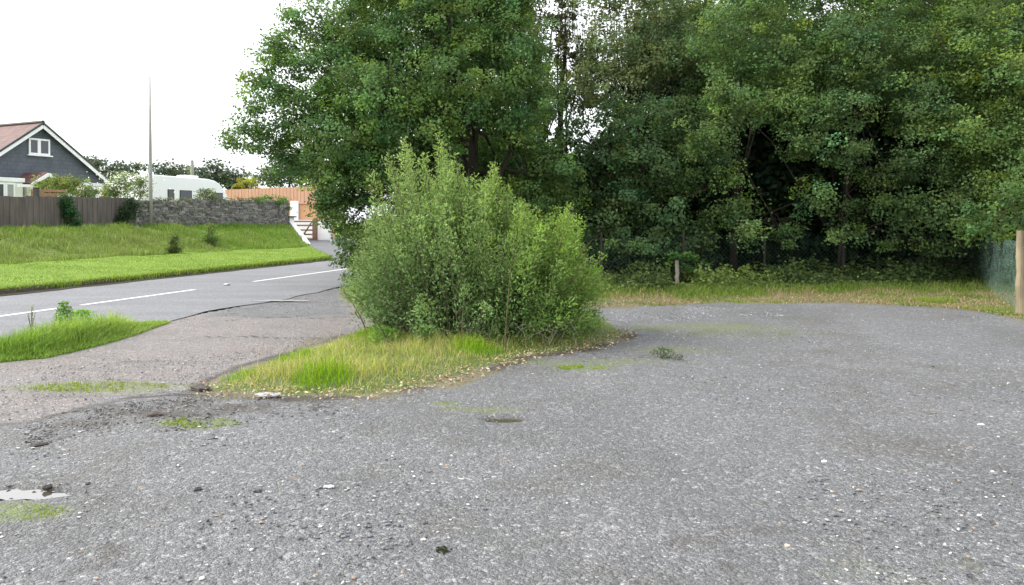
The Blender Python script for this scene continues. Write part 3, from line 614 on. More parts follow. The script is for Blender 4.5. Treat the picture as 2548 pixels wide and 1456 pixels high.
# island grass
p = inpoly(FRONT, 62000); d = sdist(p[:, 0], p[:, 1], FRONT); e = fbm(p[:, 0], p[:, 1], 1.4)
dens = (smooth(0, .25, d)*.8+.2)*(1-.45*smooth(-.4, 1.0, p[:, 0])); keep = (rng.random(len(p)) < dens*smooth(.2, .45, e+.12)); p, d, e = p[keep], d[keep], e[keep]
hh = (.04+.10*smooth(.1, .7, d)*(.3+1.3*e))*(.4+rng.random(len(p)))
tuf = np.zeros(len(p)); 
for x, y in ((805, 960), (1190, 885), (560, 940), (900, 850), (720, 900)):
    c = atZ(x, y); tuf = np.maximum(tuf, smooth(.42, .1, np.hypot(p[:, 0]-c[0], p[:, 1]-c[1])))
hh *= (1+.9*tuf)*(1-.55*smooth(-.6, 1.0, p[:, 0]))
dryk = (rng.random(len(p)) < .14+.6*smooth(.55, .7, fbm(p[:, 0]+30, p[:, 1], .8)))
tc = col(len(p), (.24, .30, .07), (.38, .41, .13), e*1.8-.4, .22); tc[dryk] = col(dryk.sum(), (.40, .32, .16), (.52, .44, .24), rng.random(dryk.sum()))
tc[tuf > .3] = col((tuf > .3).sum(), (.15, .29, .02), (.24, .38, .03), rng.random((tuf > .3).sum()))
z = .05*smooth(0, .6, d)
blades('island_grass', np.stack([p[:, 0], p[:, 1], z], -1), hh, .006+.004*rng.random(len(p)), tc, 1.3, 'yellow green grass around the foot of the willow bush')
# seed stalks
p = inpoly(FRONT, 420); d = sdist(p[:, 0], p[:, 1], FRONT); p = p[d > .15]; n = len(p)
blades('seed_stalks', np.stack([p[:, 0], p[:, 1], np.full(n, .04)], -1), .22+.25*rng.random(n), np.full(n, .004), col(n, (.42, .36, .2), (.5, .45, .27), rng.random(n)), .6, 'thin pale seed stalks standing in the island grass')
# left roadside patch
p = inpoly(PATCH, 150000); p = p[(p[:, 1] > 5) & (p[:, 0] > -9.5)]; d = sdist(p[:, 0], p[:, 1], PATCH); e = fbm(p[:, 0], p[:, 1], 1.1); n = len(p)
tip = atZ(425, 800)[:2]; hh = (.06+.38*smooth(0, .5, d)*(.5+.8*e)*smooth(.1, 1.8, np.hypot(p[:, 0]-tip[0], p[:, 1]-tip[1])))*(.45+.7*rng.random(n))
blades('roadside_grass', np.stack([p[:, 0], p[:, 1], np.full(n, .0)], -1), hh, .008+.005*rng.random(n), col(n, (.18, .30, .06), (.32, .43, .12), e*1.8-.45, .22), 1., 'bright green long grass between the road and the dirt track')
# verge and bank blades
n = 70000; S = -4+38*rng.random(n); T = np.where(rng.random(n) < .14, 3.38+.2*rng.random(n), 3.45+rng.random(n)**1.1*8); k = (S < gE(T)-.1) & (T < T1(S)+.3); S, T = S[k], T[k]; n = len(S); x, y = road(S, T); e = fbm(x, y, .7)
hh = .025+.025*rng.random(n)+.10*smooth(3.7, 3.42, T)*rng.random(n); blades('verge_grass', np.stack([x, y, zbank(S, T)-.005], -1), hh, .012+.008*rng.random(n), col(n, (.135, .225, .038), (.225, .325, .068), e*1.8-.4, .2), .9, 'short mown bright green grass on the verge across the road')
n = 60000; S = -4+38*rng.random(n); T = T1(S)-.3+rng.random(n)*(Tf(S)-T1(S)+.2); k = (S < gE(T)-.15); S, T = S[k], T[k]; n = len(S); x, y = road(S, T); e = fbm(x, y, .55); e2 = fbm(x+20, y, .5)
hh = (.07+.22*np.clip(fbm(x, y, 1.1)*2-.5, 0, 1.3))*(.6+.8*rng.random(n)); lush = smooth(14, 26, S)*.6+smooth(.5, .65, e2)*.4+smooth(1.2, .4, Tf(S)-T)
tc = col(n, (.21, .27, .085), (.15, .26, .05), lush+(fbm(x+3, y, 1.3)-.5)*1.2, .22)
blades('bank_grass', np.stack([x, y, zbank(S, T)-.02], -1), hh, .016+.014*rng.random(n), tc, .8, 'rough olive tussocky grass on the bank below the fence')
# moss tufts and small plants on gravel
def tufts(name, spots, label, colA=(.16, .24, .04), colB=(.26, .33, .06)):
    Ps = []
    for x, y, a, b_, n, h_ in spots:
        c = atZ(x, y); r = rng.random(n)**.5; th = rng.random(n)*6.283
        Ps.append(np.stack([c[0]+a*r*np.cos(th), c[1]+b_*r*np.sin(th), np.full(n, -.005), h_*(.4+.9*rng.random(n))], -1))
    P = np.concatenate(Ps); n = len(P); k = fbm(P[:, 0], P[:, 1], 5) > .42; P = P[k]; n = len(P)
    return blades(name, P[:, :3], P[:, 3], .006+.004*rng.random(n), col(n, colA, colB, rng.random(n)), 1., label)
tufts('moss_patch', [(1455, 915, .32, .15, 900, .025), (500, 1052, .3, .16, 500, .03), (240, 962, .7, .22, 900, .03), (1110, 1006, .12, .07, 120, .03), (30, 1275, .28, .13, 500, .02), (2310, 752, .5, .35, 2600, .10), (1880, 752, .6, .3, 1200, .05), (2480, 770, .6, .4, 1200, .06), (2200, 748, .5, .2, 500, .04)],
      'low moss and grass growing through the gravel in patches')
# dry grass and litter strip at the hedge foot
p = inpoly(ISL_N, 70000); dh = sdist(p[:, 0], p[:, 1], HEDGE); df = sdist(p[:, 0], p[:, 1], FRONT); di = sdist(p[:, 0], p[:, 1], ISL)
k = (dh < .9) & (df < 0) & (p[:, 0] > -1) & (p[:, 1] < 24); p, dh, di = p[k], dh[k], di[k]; n = len(p); e = fbm(p[:, 0], p[:, 1], .9)
tc = col(n, (.30, .22, .13), (.40, .32, .19), rng.random(n)); gk = rng.random(n) < .35+smooth(-.7, .1, dh)*.6+smooth(.45, .6, e)*.7; tc[gk] = col(gk.sum(), (.10, .17, .035), (.19, .25, .05), rng.random(gk.sum()))
blades('dry_verge_grass', np.stack([p[:, 0], p[:, 1], np.zeros(n)], -1), (.04+.12*smooth(-1.2, .3, dh)*smooth(0, .5, di))*(.5+rng.random(n)), .012+.008*rng.random(n), tc, .9, 'tan dry grass strip between the gravel and the hedge foot')
# fallen leaves
def litter(name, P, label, tints, L=.045):
    n = len(P); kk = rng.integers(0, len(tints), n); T = np.array(tints)[kk]*np.exp(rng.normal(size=(n, 1))*.2)
    V, F, TT_ = leaf_quads(np.stack([P[:, 0], P[:, 1], P[:, 2]], -1), L*(.5+.8*rng.random(n)), L*.5*(.6+.6*rng.random(n)), rng.normal(size=(n, 3))*.35+np.array([0, 0, 1]), T)
    return tag(npmesh(name, V, F, M['litter'], tint=TT_), label, 'leaves', kind='stuff')
p = inpoly(ISL_N, 16000); df = sdist(p[:, 0], p[:, 1], FRONT); dh = sdist(p[:, 0], p[:, 1], HEDGE)
k = (np.abs(p[:, 1]-16) < 9) & (p[:, 0] > -2); p = p[k & (dh < .3) & (df < .1)][:9000]
q = inpoly([tuple(x) for x in np.array(G2([(480, 1000), (500, 960), (800, 960), (1050, 945), (1250, 890), (1570, 820), (1600, 850), (1450, 890), (1250, 925), (1100, 985), (900, 1008), (600, 1000)]))], 2600)
dq = np.abs(sdist(q[:, 0], q[:, 1], FRONT)+.03); q = q[rng.random(len(q)) < smooth(.45, .02, dq)]
litter('fallen_leaves', np.concatenate([np.c_[p, np.full(len(p), .02)], np.c_[q, np.full(len(q), .035)]]), 'dry brown and cream fallen leaves along the grass edge and under the hedge',
       [(.36, .28, .17), (.24, .15, .085), (.44, .37, .25), (.18, .12, .07), (.30, .31, .16)], .042)
# ivy and bramble along the hedge foot
p = inpoly(HEDGE_N, 46000); d = sdist(p[:, 0], p[:, 1], HEDGE); k = (d < 2.6); p, d = p[k], d[k]; n = len(p)
e = fbm(p[:, 0], p[:, 1], .8); e3 = fbm(p[:, 0]+11, p[:, 1], 1.6); zz = rng.random(n)*(.05+.55*smooth(0, .9, d)*np.clip(e3*2.4-.6, .05, 1.3)); zz *= np.where((np.abs(p[:, 0]-4.0) < .35) & (p[:, 1] < 19.9), .25, 1)*smooth(-.1, 1.1, d+.35); tc = col(n, (.045, .075, .028), (.155, .215, .055), (e*1.6-.5+rng.random(n)*.5)*smooth(11, 4, p[:, 0])+.1, .3)  # leaf tint darkens to the right, colouring in the hollow's shade
V, F, TT_ = leaf_quads(np.c_[p, zz], .06+.05*rng.random(n), .05+.04*rng.random(n), rng.normal(size=(n, 3))*.5+np.array([0, -.4, .8]), tc)
tag(npmesh('bramble_cover', V, F, M['leaf'], tint=TT_), 'low ivy and bramble leaves creeping along the foot of the hedge', 'ground cover', kind='stuff')

# ------------------------------------------------------------------ stones in the gravel
ico_v = []; ph = (1+5**.5)/2
for a in (-1, 1):
    for b_ in (-ph, ph): ico_v += [(0, a, b_), (a, b_, 0), (b_, 0, a)]
ico_v = np.array(ico_v)/math.hypot(1, ph)
from itertools import combinations
ico_f = []
for i, j, k in combinations(range(12), 3):
    a, b_, c_ = ico_v[i], ico_v[j], ico_v[k]
    if max(np.linalg.norm(a-b_), np.linalg.norm(b_-c_), np.linalg.norm(a-c_)) < 1.1:
        ico_f.append((i, j, k) if np.dot(np.cross(b_-a, c_-a), a) > 0 else (i, k, j))
ico_f = np.array(ico_f)
def stones(name, P, size, tint, label):
    n = len(P); sc = size[:, None, None]*np.stack([.7+.6*rng.random(n), .7+.6*rng.random(n), .35+.3*rng.random(n)], -1)[:, None, :]
    V = ico_v[None]*(1+.25*rng.normal(size=(n, 12, 1)))*sc; th = rng.random(n)*6.28; c, s = np.cos(th)[:, None], np.sin(th)[:, None]
    V = np.stack([V[..., 0]*c-V[..., 1]*s, V[..., 0]*s+V[..., 1]*c, V[..., 2]], -1)+P[:, None, :]
    F = (ico_f[None]+np.arange(n)[:, None, None]*12).reshape(-1, 3)
    return tag(npmesh(name, V.reshape(-1, 3), F, M['pebble'], tint=np.repeat(tint, 12, 0)), label, 'gravel', kind='stuff')
n = 30000; r = 3.2+15*rng.random(n)**1.5; a = np.radians(-40+80*rng.random(n)); x, y = r*np.sin(a), r*np.cos(a)
k = (sdist(x, y, FRONT) < 0) & (sdist(x, y, PATCH) < 0) & (sdist(x, y, ISL) < .2) & (st(x, y)[1] < -3.1); clump = fbm(x, y, 1.2)
k &= rng.random(n) < smooth(.28, .62, clump)*.9+.12; 
for (c, a_, b_) in PUD: k &= np.hypot((x-c[0])/a_, (y-c[1])/b_) > 1.1
x, y = x[k], y[k]; n = len(x); sz = .004+.009*rng.random(n)**2.4+.007*(rng.random(n) < .012)
gr = np.array([.13, .135, .148])[None]*np.exp(rng.normal(size=(n, 1))*.35); hi_ = rng.random(n) < .10; gr[hi_] = np.array([.48, .47, .44])*np.exp(rng.normal(size=(hi_.sum(), 1))*.2)
br_ = rng.random(n) < .06; gr[br_] = np.array([.30, .22, .15])
dd = sdist(x, y, DIRT) > 0; gr[dd & ~hi_] *= np.array([1.35, 1.15, 1.05])
stones('loose_gravel', np.stack([x, y, np.full(n, .003)], -1), sz, np.clip(gr, .02, .7), 'loose grey stone chippings scattered over the parking area')
def chips(name, poly, n, sz, cols, label, z=.004):
    p = inpoly(G2(poly), n); n = len(p); k = fbm(p[:, 0]+5, p[:, 1], 2.2); p = p[rng.random(n) < smooth(.35, .6, k)+.15]; n = len(p)
    T = np.array(cols)[rng.integers(0, len(cols), n)]*np.exp(rng.normal(size=(n, 1))*.25)
    return stones(name, np.c_[p, np.full(n, z)], sz[0]+(sz[1]-sz[0])*rng.random(n)**2, T, label)
chips('rubble', [(60, 1050), (250, 1010), (480, 985), (700, 990), (900, 1005), (780, 1040), (560, 1060), (300, 1085), (60, 1110)], 2600, (.004, .013), [(.05, .045, .04), (.07, .065, .06), (.10, .10, .10), (.15, .15, .15), (.2, .2, .2)], 'dark broken rubble along the rut in front of the grass island')
chips('sunlit_chippings', [(1515, 772), (1700, 764), (1950, 768), (1980, 785), (1750, 800), (1540, 800)], 2400, (.007, .014), [(.30, .30, .31), (.24, .25, .27), (.18, .19, .20)], 'stone chippings coloured paler as a sunlit band beyond the willow bush')  # stones coloured pale to stand in for sunlight on the far gravel
chips('track_stones', [(0, 930), (300, 870), (500, 850), (850, 850), (620, 905), (480, 960), (300, 985), (0, 1040)], 2200, (.004, .012), [(.30, .28, .26), (.22, .19, .18), (.12, .11, .105)], 'small stones strewn over the pinkish track')
# noticeable single stones and clods
def stone(px, py, size, tint, label, flat=.5, cat='stone'):
    c = atZ(px, py); o = thing('stone', label, cat, (c[0], c[1], 0), rng.random()*6.28)
    V = ico_v.copy(); F = ico_f.copy(); me = bpy.data.meshes.new('body')
    import bmesh
    bm = bmesh.new(); vs_ = [bm.verts.new(v) for v in V]; [bm.faces.new([vs_[i] for i in f]) for f in F]
    bmesh.ops.subdivide_edges(bm, edges=bm.edges[:], cuts=2, use_grid_fill=True)
    for v in bm.verts:
        d = v.co.normalized(); q_ = 1+.16*math.sin(d.x*5+px)+.12*math.sin(d.y*7+py)+.1*math.cos(d.z*9+px); v.co = Vector((d.x*size*.95*q_, d.y*size*.62*q_, d.z*size*.8*flat*q_+size*flat*.3))
    bm.to_mesh(me); bm.free(); me.materials.append(M['pebble'])
    ca = me.color_attributes.new('tint', 'FLOAT_COLOR', 'POINT'); ca.data.foreach_set('color', np.tile(np.array([*tint, 1], np.float32), len(me.vertices)))
    b2 = bpy.data.objects.new('body', me); link(b2, o); return o
def single(px, py, size, tint, label, flat=.5, name='stone', cat='stone'):
    o = stone(px, py, size, tint, label, flat, cat); ch = o.children if False else [c_ for c_ in COL.objects if c_.parent == o]
    me = ch[0].data; bpy.data.objects.remove(ch[0]); loc, rz = o.location.copy(), o.rotation_euler.copy(); bpy.data.objects.remove(o)
    me.name = name; o = bpy.data.objects.new(name, me); link(o); o.location = loc; o.rotation_euler = rz; return tag(o, label, cat)
single(662, 984, .13, (.33, .34, .35), 'flat pale slate lying at the front edge of the grass island', .16)
single(118, 1214, .030, (.045, .04, .035), 'dark clod of earth at the right end of the white puddle', .6, 'earth_clod', 'clod')
single(492, 1220, .03, (.035, .032, .03), 'small black stone on the gravel right of the white puddle', .6)
single(641, 1222, .026, (.06, .055, .05), 'small dark stone between the black stone and the middle of the gravel', .4)
single(2050, 1150, .028, (.68, .68, .66), 'bright white pebble on the gravel at the right', .4)
single(1957, 1361, .03, (.55, .42, .32), 'pinkish cream stone near the bottom right of the gravel', .35)
single(2441, 1058, .03, (.62, .62, .62), 'white pebble on the gravel at the far right', .4)
single(820, 1212, .035, (.5, .5, .5), 'light grey flat chip on the gravel below the island', .3)
single(2320, 915, .03, (.05, .05, .045), 'dark stone on the far right of the gravel, nearest the hedge', .6)
single(95, 1107, .06, (.05, .042, .038), 'dark brown clod at the edge of the pinkish track', .3, 'earth_clod', 'clod')
single(500, 968, .12, (.04, .032, .028), 'dark clod of turf at the left tip of the grass island', .3, 'earth_clod', 'clod')
single(385, 1033, .08, (.05, .035, .03), 'dark reddish clod in the rut left of the small moss patch', .3, 'earth_clod', 'clod')
# dark weeds
def weed(px, py, r, h_, n, label, tint, z0=None, Yd=None, leaf=.04, name='weed', lw=.5):
    c = atZ(px, py) if Yd is None else atY(px, py, Yd)
    if Yd is not None: c[2] = gz(c[0], c[1])
    o = thing(name, label, 'plant', c)
    k = rng.random(n); a = rng.random(n)*6.28; rr = r*rng.random(n)**.6*(.4+.6*np.sin(np.pi*np.clip(k, .1, .9)))
    P = np.stack([rr*np.cos(a), rr*np.sin(a), h_*k], -1); T = col(n, tint, np.array(tint)*1.5, rng.random(n))
    V, F, TT_ = leaf_quads(P, leaf*(.6+.7*rng.random(n)), leaf*lw, rng.normal(size=(n, 3))*.6+np.array([0, 0, .6]), T); npmesh('leaves', V, F, M['leaf'], o, tint=TT_)
    mb = MB()
    for _ in range(6):
        e = np.array([rng.normal()*r*.5, rng.normal()*r*.5, h_*(.6+.4*rng.random())]); mb.tube([(0, 0, -.02), tuple(e*.5+rng.normal(size=3)*r*.1), tuple(e)], [h_*.015, h_*.01, h_*.004], 5)
    mb.build('stem', M['twig'], o); return o
weed(1650, 890, .16, .11, 260, 'dark green weed growing out of the gravel right of the island', (.07, .10, .045), leaf=.03)
weed(1688, 896, .09, .07, 90, 'smaller dark weed just right of the larger gravel weed', (.07, .085, .05), leaf=.025)
weed(1103, 1374, .045, .02, 40, 'flat dark weed in the gravel near the bottom centre', (.04, .045, .025), leaf=.03)
# tall weeds on the left grass patch
weed(160, 822, .13, .42, 380, 'tall dock weed rising above the roadside grass at the left', (.13, .24, .06), leaf=.06)
weed(205, 812, .2, .26, 300, 'leafy weed right of the tall dock weed in the roadside grass', (.14, .27, .05), leaf=.06)
weed(78, 826, .06, .42, 70, 'thin seeding weed left of the tall dock weed', (.2, .27, .10), leaf=.03)
weed(955, 870, .25, .28, 500, 'broad leaved weed at the left foot of the willow bush', (.14, .25, .05), leaf=.06)
weed(1050, 868, .18, .3, 400, 'green nettle at the centre foot of the willow bush', (.12, .22, .05), leaf=.05)

# ------------------------------------------------------------------ fence line on the bank
A2 = np.array([-19.1, 30.]); B2 = np.array([-13.4, 48.]); dAB = (B2-A2)/np.linalg.norm(B2-A2); nAB = np.array([dAB[1], -dAB[0]])    # towards the road
def onAB(x):
    kx = (x-W_PX/2)/(F_PX*cp+(CY-530)*sp); # X = kx * Y
    q = (A2[1]*kx-A2[0])/(dAB[0]-kx*dAB[1]); P = A2+dAB*q; return q, P
def ztop(x, y, P): return atY(x, y, P[1])[2]
hd = math.atan2(dAB[1], dAB[0])
# wooden fence: x = -700 .. 330 px
q0 = onAB(330)[0]; qs = [q0-1.83*k for k in range(0, 12)][::-1]
def baseline(P): return gz(P[0], P[1])
fz = thing('wooden_fence', 'weathered grey brown close boarded wooden fence along the top of the bank', 'fence', (A2[0], A2[1], 0), hd)
def top_of(q):
    P = A2+dAB*q; xk = P[0]/P[1]; xpx = W_PX/2+xk*(F_PX*cp+(CY-530)*sp); yy = np.interp(xpx, [0, 280, 330], [487, 490, 492]); return atY(0, yy, P[1])[2]
for a, b_ in zip(qs, qs[1:]):
    mb = MB(); n = 13; w_ = (b_-a-.1)/n; za = min(baseline(A2+dAB*a), baseline(A2+dAB*b_))-.05; zt = top_of((a+b_)/2)
    for i in range(n):
        o_ = .0 if i % 2 else .016; x0 = a+.05+i*w_; mb.box(x0-.006, x0+w_+.006, -.03-o_, -.012-o_, za, zt-.02+random.uniform(-.012, .012))
    for zz in (za+.3, zt-.25): mb.box(a+.05, b_-.05, -.008, .035, zz, zz+.07)
    mb.build('panel', M['fencewood'], fz); 
for a in qs:
    zt = top_of(a); zb_ = baseline(A2+dAB*a)-.2; MB().box(a-.045, a+.045, -.055, .05, zb_, zt+.02).build('fence_post', M['fencewood'], fz, .006)
# stone wall x = 325..712
qa, qb = q0+.06, onAB(712)[0]
sw = thing('stone_wall', 'grey rubble stone wall on top of the bank in front of the caravan', 'wall', (A2[0], A2[1], 0), hd)
V, F, Tn = [], [], []; core = MB()
def wtop(q): P = A2+dAB*q; return atY(0, 501, P[1])[2]
for k in range(24):
    a, b_ = qa+(qb-qa)*k/24, qa+(qb-qa)*(k+1)/24; core.quadbox([(a, -.16, gz(*(A2+dAB*a))-.3), (b_, -.16, gz(*(A2+dAB*b_))-.3), (b_, .2, 1.0), (a, .2, 1.0), (a, -.16, wtop(a)-.06), (b_, -.16, wtop(b_)-.06), (b_, .2, wtop(b_)-.06), (a, .2, wtop(a)-.06)])
core.build('core', M['polewood'], sw)
course = 0; zc = .9
while zc < 3.0:
    hgt = random.uniform(.10, .17); qq = qa+random.uniform(0, .2)
    while qq < qb:
        ln = random.uniform(.16, .42); t_ = wtop(qq)
        if zc+hgt*.5 < t_+random.uniform(-.02, .06) and zc+hgt > gz(*(A2+dAB*qq))-.15:
            zc0_ = zc; zc = zc+random.uniform(-.035, .035); j = lambda s_=.03: random.uniform(-s_, s_); x0, x1 = qq, min(qq+ln-.015, qb); y0 = -.2+j(.03)
            b = len(V)
            for (xx, zz_) in ((x0, zc), (x1, zc), (x1, zc+hgt-.012), (x0, zc+hgt-.012)): V.append((xx+j(), .0, zz_+j(.012)))
            cx, cz = (x0+x1)/2, zc+hgt/2
            for i in range(4): vx, _, vz = V[b+i]; V.append((cx+(vx-cx)*.9, y0, cz+(vz-cz)*.86))
            for f in ((4, 5, 6, 7), (0, 1, 5, 4), (1, 2, 6, 5), (2, 3, 7, 6), (3, 0, 4, 7)): F.append([b+i for i in f])
            g_ = np.array(random.choice([(.15, .145, .14), (.20, .19, .18), (.12, .115, .11), (.26, .25, .235), (.17, .15, .135)]))*random.uniform(.8, 1.15); Tn += [g_]*8; zc = zc0_
        qq += ln
    zc += hgt
V = np.array(V); V[:, 1] = np.where(V[:, 1] == 0, -.155, V[:, 1])
npmesh('stonework', V, np.array(F), M['stone'], sw, tint=np.array(Tn))
# top stones
V, F, Tn = [], [], []; qq = qa
while qq < qb-.1:
    ln = random.uniform(.14, .32); h_ = random.uniform(.06, .15); z0 = wtop(qq)-.07; b = len(V)
    for zz_, sh in ((z0, 1), (z0+h_, .75)):
        for xx, yy in ((-1, -1), (1, -1), (1, 1), (-1, 1)): V.append((qq+ln/2+xx*ln*.48*sh, .02+yy*.21*sh+random.uniform(-.02, .02), zz_+random.uniform(-.015, .015)))
    for f in ((4, 5, 6, 7), (0, 1, 5, 4), (1, 2, 6, 5), (2, 3, 7, 6), (3, 0, 4, 7)): F.append([b+i for i in f])
    g_ = np.array([.2, .195, .185])*random.uniform(.6, 1.3); Tn += [g_]*8; qq += ln
npmesh('coping_stones', np.array(V), np.array(F), M['stone'], sw, tint=np.array(Tn))
def onwall(x, dz=0, off=.0):
    q, P = onAB(x); P = P+nAB*off; return np.array([P[0], P[1], gz(P[0], P[1])+dz])
# ivy and shrubs along fence
def shrub(name, label, x, y, rx, ry, Yd, tint, n_extra=None, leaf=.06, lai=6, cat='shrub', dens=1., zb=None, crad=.2, bl=None, yellow=.1, per=30):
    low = name == 'bank_shrub'
    c = atY(x, y, Yd); zb = gz(c[0], c[1]) if zb is None else zb
    blobs = bl if bl else [B(x, y, rx, ry, Yd, dens), B(x-rx*.4, y+ry*.2, rx*.55, ry*.7, Yd-.1, dens*.7), B(x+rx*.4, y+ry*.1, rx*.55, ry*.75, Yd, dens*.7), B(x+rx*.1, y-ry*.4, rx*.4, ry*.6, Yd, dens*.6)]
    if low: blobs = [(np.array([c[0]+dx*rx*Yd/F_PX, c[1], zb+hz]), np.array([rx*Yd/F_PX*k_, rx*Yd/F_PX*k_, hz*1.1]), dens) for dx, hz, k_ in ((0, .28, .8), (-.5, .14, .6), (.5, .16, .6), (.1, .5, .45))]
    o = thing(name, label, cat, (c[0], c[1], zb)); b3 = np.array([c[0], c[1], zb])
    V, F, T = blob_leaves(blobs, leaf=leaf, lai=lai, tint=tint, crad=crad, yellow=yellow, per=per, shell=.3); npmesh('foliage', V-b3, F, M['leaf'], o, tint=T)
    mb = MB()
    for _ in range(9):
        bb = blobs[rng.integers(0, len(blobs))]; e = bb[0]+rng.normal(size=3)*bb[1]*.5-b3; e[2] = max(e[2], .1)
        mb.tube([(rng.normal()*.06, rng.normal()*.06, -.05), tuple(e*.5+rng.normal(size=3)*.05), tuple(e)], [.03, .02, .008], 5)
    mb.build('stems', M['twig'], o); return o
yq = lambda x: onAB(x)[1][1]
shrub('ivy', 'dark green ivy climbing the wooden fence, hiding one panel', 168, 535, 26, 42, yq(168)-.12, (.045, .12, .045), leaf=.07, bl=[B(168, 550, 28, 30, yq(168)-.15, 1, .14), B(165, 515, 24, 32, yq(165)-.12, 1, .12), B(180, 560, 26, 18, yq(180)-.25, 1, .2), B(155, 500, 18, 16, yq(155)-.1, .8, .1)], cat='climber')
shrub('ivy', 'dark ivy mass on the joint of the wooden fence and the stone wall', 310, 530, 24, 40, yq(310)-.12, (.05, .085, .045), leaf=.07, bl=[B(305, 535, 24, 34, yq(305)-.15, 1, .14), B(325, 515, 22, 26, yq(325)-.15, .9, .14), B(295, 555, 18, 16, yq(295)-.15, .9, .14)], cat='climber')
shrub('ivy', 'fresh green ivy draped over the right end of the stone wall', 675, 495, 45, 14, yq(680), (.10, .19, .05), leaf=.08, bl=[B(675, 498, 42, 12, yq(680), 1, .3), B(708, 515, 13, 26, yq(708), .9, .3), B(640, 498, 25, 8, yq(640), .7, .25)], cat='climber')
shrub('wall_top_growth', 'thin dark trailing growth along the top of the stone wall', 500, 500, 130, 6, yq(500), (.085, .11, .05), leaf=.06, bl=[B(x_, 500+rng.normal()*1.5, 16, 4.5, yq(x_), .8, .22) for x_ in range(390, 640, 22)], cat='climber')
shrub('garden_shrub', 'yellow green garden shrub in front of the house porch', 150, 462, 68, 24, 39, (.16, .21, .06), leaf=.08, dens=.9)
shrub('garden_shrub', 'small shrub under the eaves of the house, right of the porch shrub', 215, 478, 34, 16, 38.5, (.14, .18, .08), leaf=.08, dens=.7)
shrub('blossom_shrub', 'pale grey green shrub flecked with white blossom left of the telegraph pole', 305, 460, 52, 34, 40.5, (.17, .22, .10), leaf=.08, dens=.9, bl=[B(285, 468, 34, 26, 40.5, .9), B(325, 450, 36, 26, 40.5, .75), B(350, 465, 24, 24, 40, .7), B(300, 440, 22, 16, 41, .5), B(270, 480, 26, 14, 40, .8)])
c3 = atY(315, 455, 40.3); n = 420; P = c3+rng.normal(size=(n, 3))*np.array([.75, .5, .35]); V, F, TT_ = leaf_quads(P-c3, .09, .09, rng.normal(size=(n, 3)), np.tile([.75, .75, .68], (n, 1)))
bl_o = [o for o in COL.objects if o.name == 'blossom_shrub'][0]; bo = npmesh('blossom', V+(c3-np.array(bl_o.location)), F, M['litter'], bl_o, tint=TT_)
shrub('wall_shrub', 'spiky grey green shrub rising above the stone wall in front of the caravan', 515, 485, 24, 20, yq(515)+.5, (.12, .16, .08), leaf=.07, dens=.55)
shrub('bank_shrub', 'small dark shrub halfway down the grass bank right of the telegraph pole', 433, 598, 17, 22, 31.5, (.10, .14, .05), leaf=.05, dens=.9, crad=.12)
shrub('bank_shrub', 'olive tuft of scrub at the foot of the stone wall', 522, 568, 28, 14, 36, (.13, .20, .06), leaf=.06, dens=.5, crad=.15)
shrub('yellow_shrub', 'bright yellow green shrub above the orange fence behind the caravan', 612, 462, 36, 20, 60, (.24, .26, .05), leaf=.12, dens=.9, zb=1.2)
# ------------------------------------------------------------------ telegraph poles
c = onwall(372, 0, .75); Yp = c[1]; c[0] = atY(375, 560, Yp)[0]; zt = atY(375, 191, Yp)[2]
po = thing('telegraph_pole', 'tall bare wooden pole standing on the bank by the stone wall', 'pole', c)
hh = zt-c[2]; rr_ = 5.2*Yp/F_PX
MB().tube([(0, 0, -.2), (0, 0, hh*.33), (0, 0, hh*.66), (0, 0, hh)], [rr_, rr_*.85, rr_*.62, rr_*.36], 12).build('pole', M['polewood'], po, smooth_=True)
MB().box(-.05, .05, -rr_-.02, -rr_+.01, hh*.36, hh*.40).build('number_plate', M['metal'], po)
cc = atY(478, 440, 62); cc[2] = 1.6
p2 = thing('telegraph_pole', 'distant short pole top showing behind the caravan roof', 'pole', cc)
MB().tube([(0, 0, -.2), (0, 0, atY(478, 399, 62)[2]-cc[2])], [.15, .12], 10).build('pole', M['polewood'], p2)

# ------------------------------------------------------------------ house
def uvbox(o, axis_u, axis_v, off=(0, 0)):
    me = o.data; uv = me.uv_layers.new(name='UVMap'); au, av = Vector(axis_u), Vector(axis_v)
    for l in me.loops: c_ = me.vertices[l.vertex_index].co; uv.data[l.index].uv = (c_.dot(au), c_.dot(av))
    return o
HA = np.array([-26.4, 45.0]); HU = np.array([.449, .893]); HU /= np.linalg.norm(HU); HV = np.array([-HU[1], HU[0]]); hrot = math.atan2(HU[1], HU[0])
GZ = 1.35
hs_ = thing('bungalow', 'bungalow with slate hung gable, white bargeboards and red brown tiled roof, left of the caravan', 'house', (HA[0], HA[1], GZ), hrot)
def hl(x, y, v=0.0):      # pixel -> (u, z above ground) on the plane v metres behind the gable
    p0 = np.array([*(HA+HV*v), 0]); P = atPlane(x, y, p0, np.array([*HV, 0])); return float(np.dot(P[:2]-HA, HU)), float(P[2]-GZ)
ridge = hl(100, 306)[1]; er, ze = hl(262, 447); W2 = er; 
zcl = hl(235, 456)[1]; DEP = 9.5
sl = (ridge-ze)/W2
o = MB().prism([(-W2+.05, zcl), (W2-.05, zcl), (W2-.05, ze-.1), (0, ridge-.16), (-W2+.05, ze-.1)], 0, DEP).build('gable_wall', M['slate'], hs_); uvbox(o, (1, 0, 0), (0, 0, 1))
MB().box(-W2+.1, W2-.1, .04, DEP-.05, -.5, zcl-.002).build('wall', M['render'], hs_)
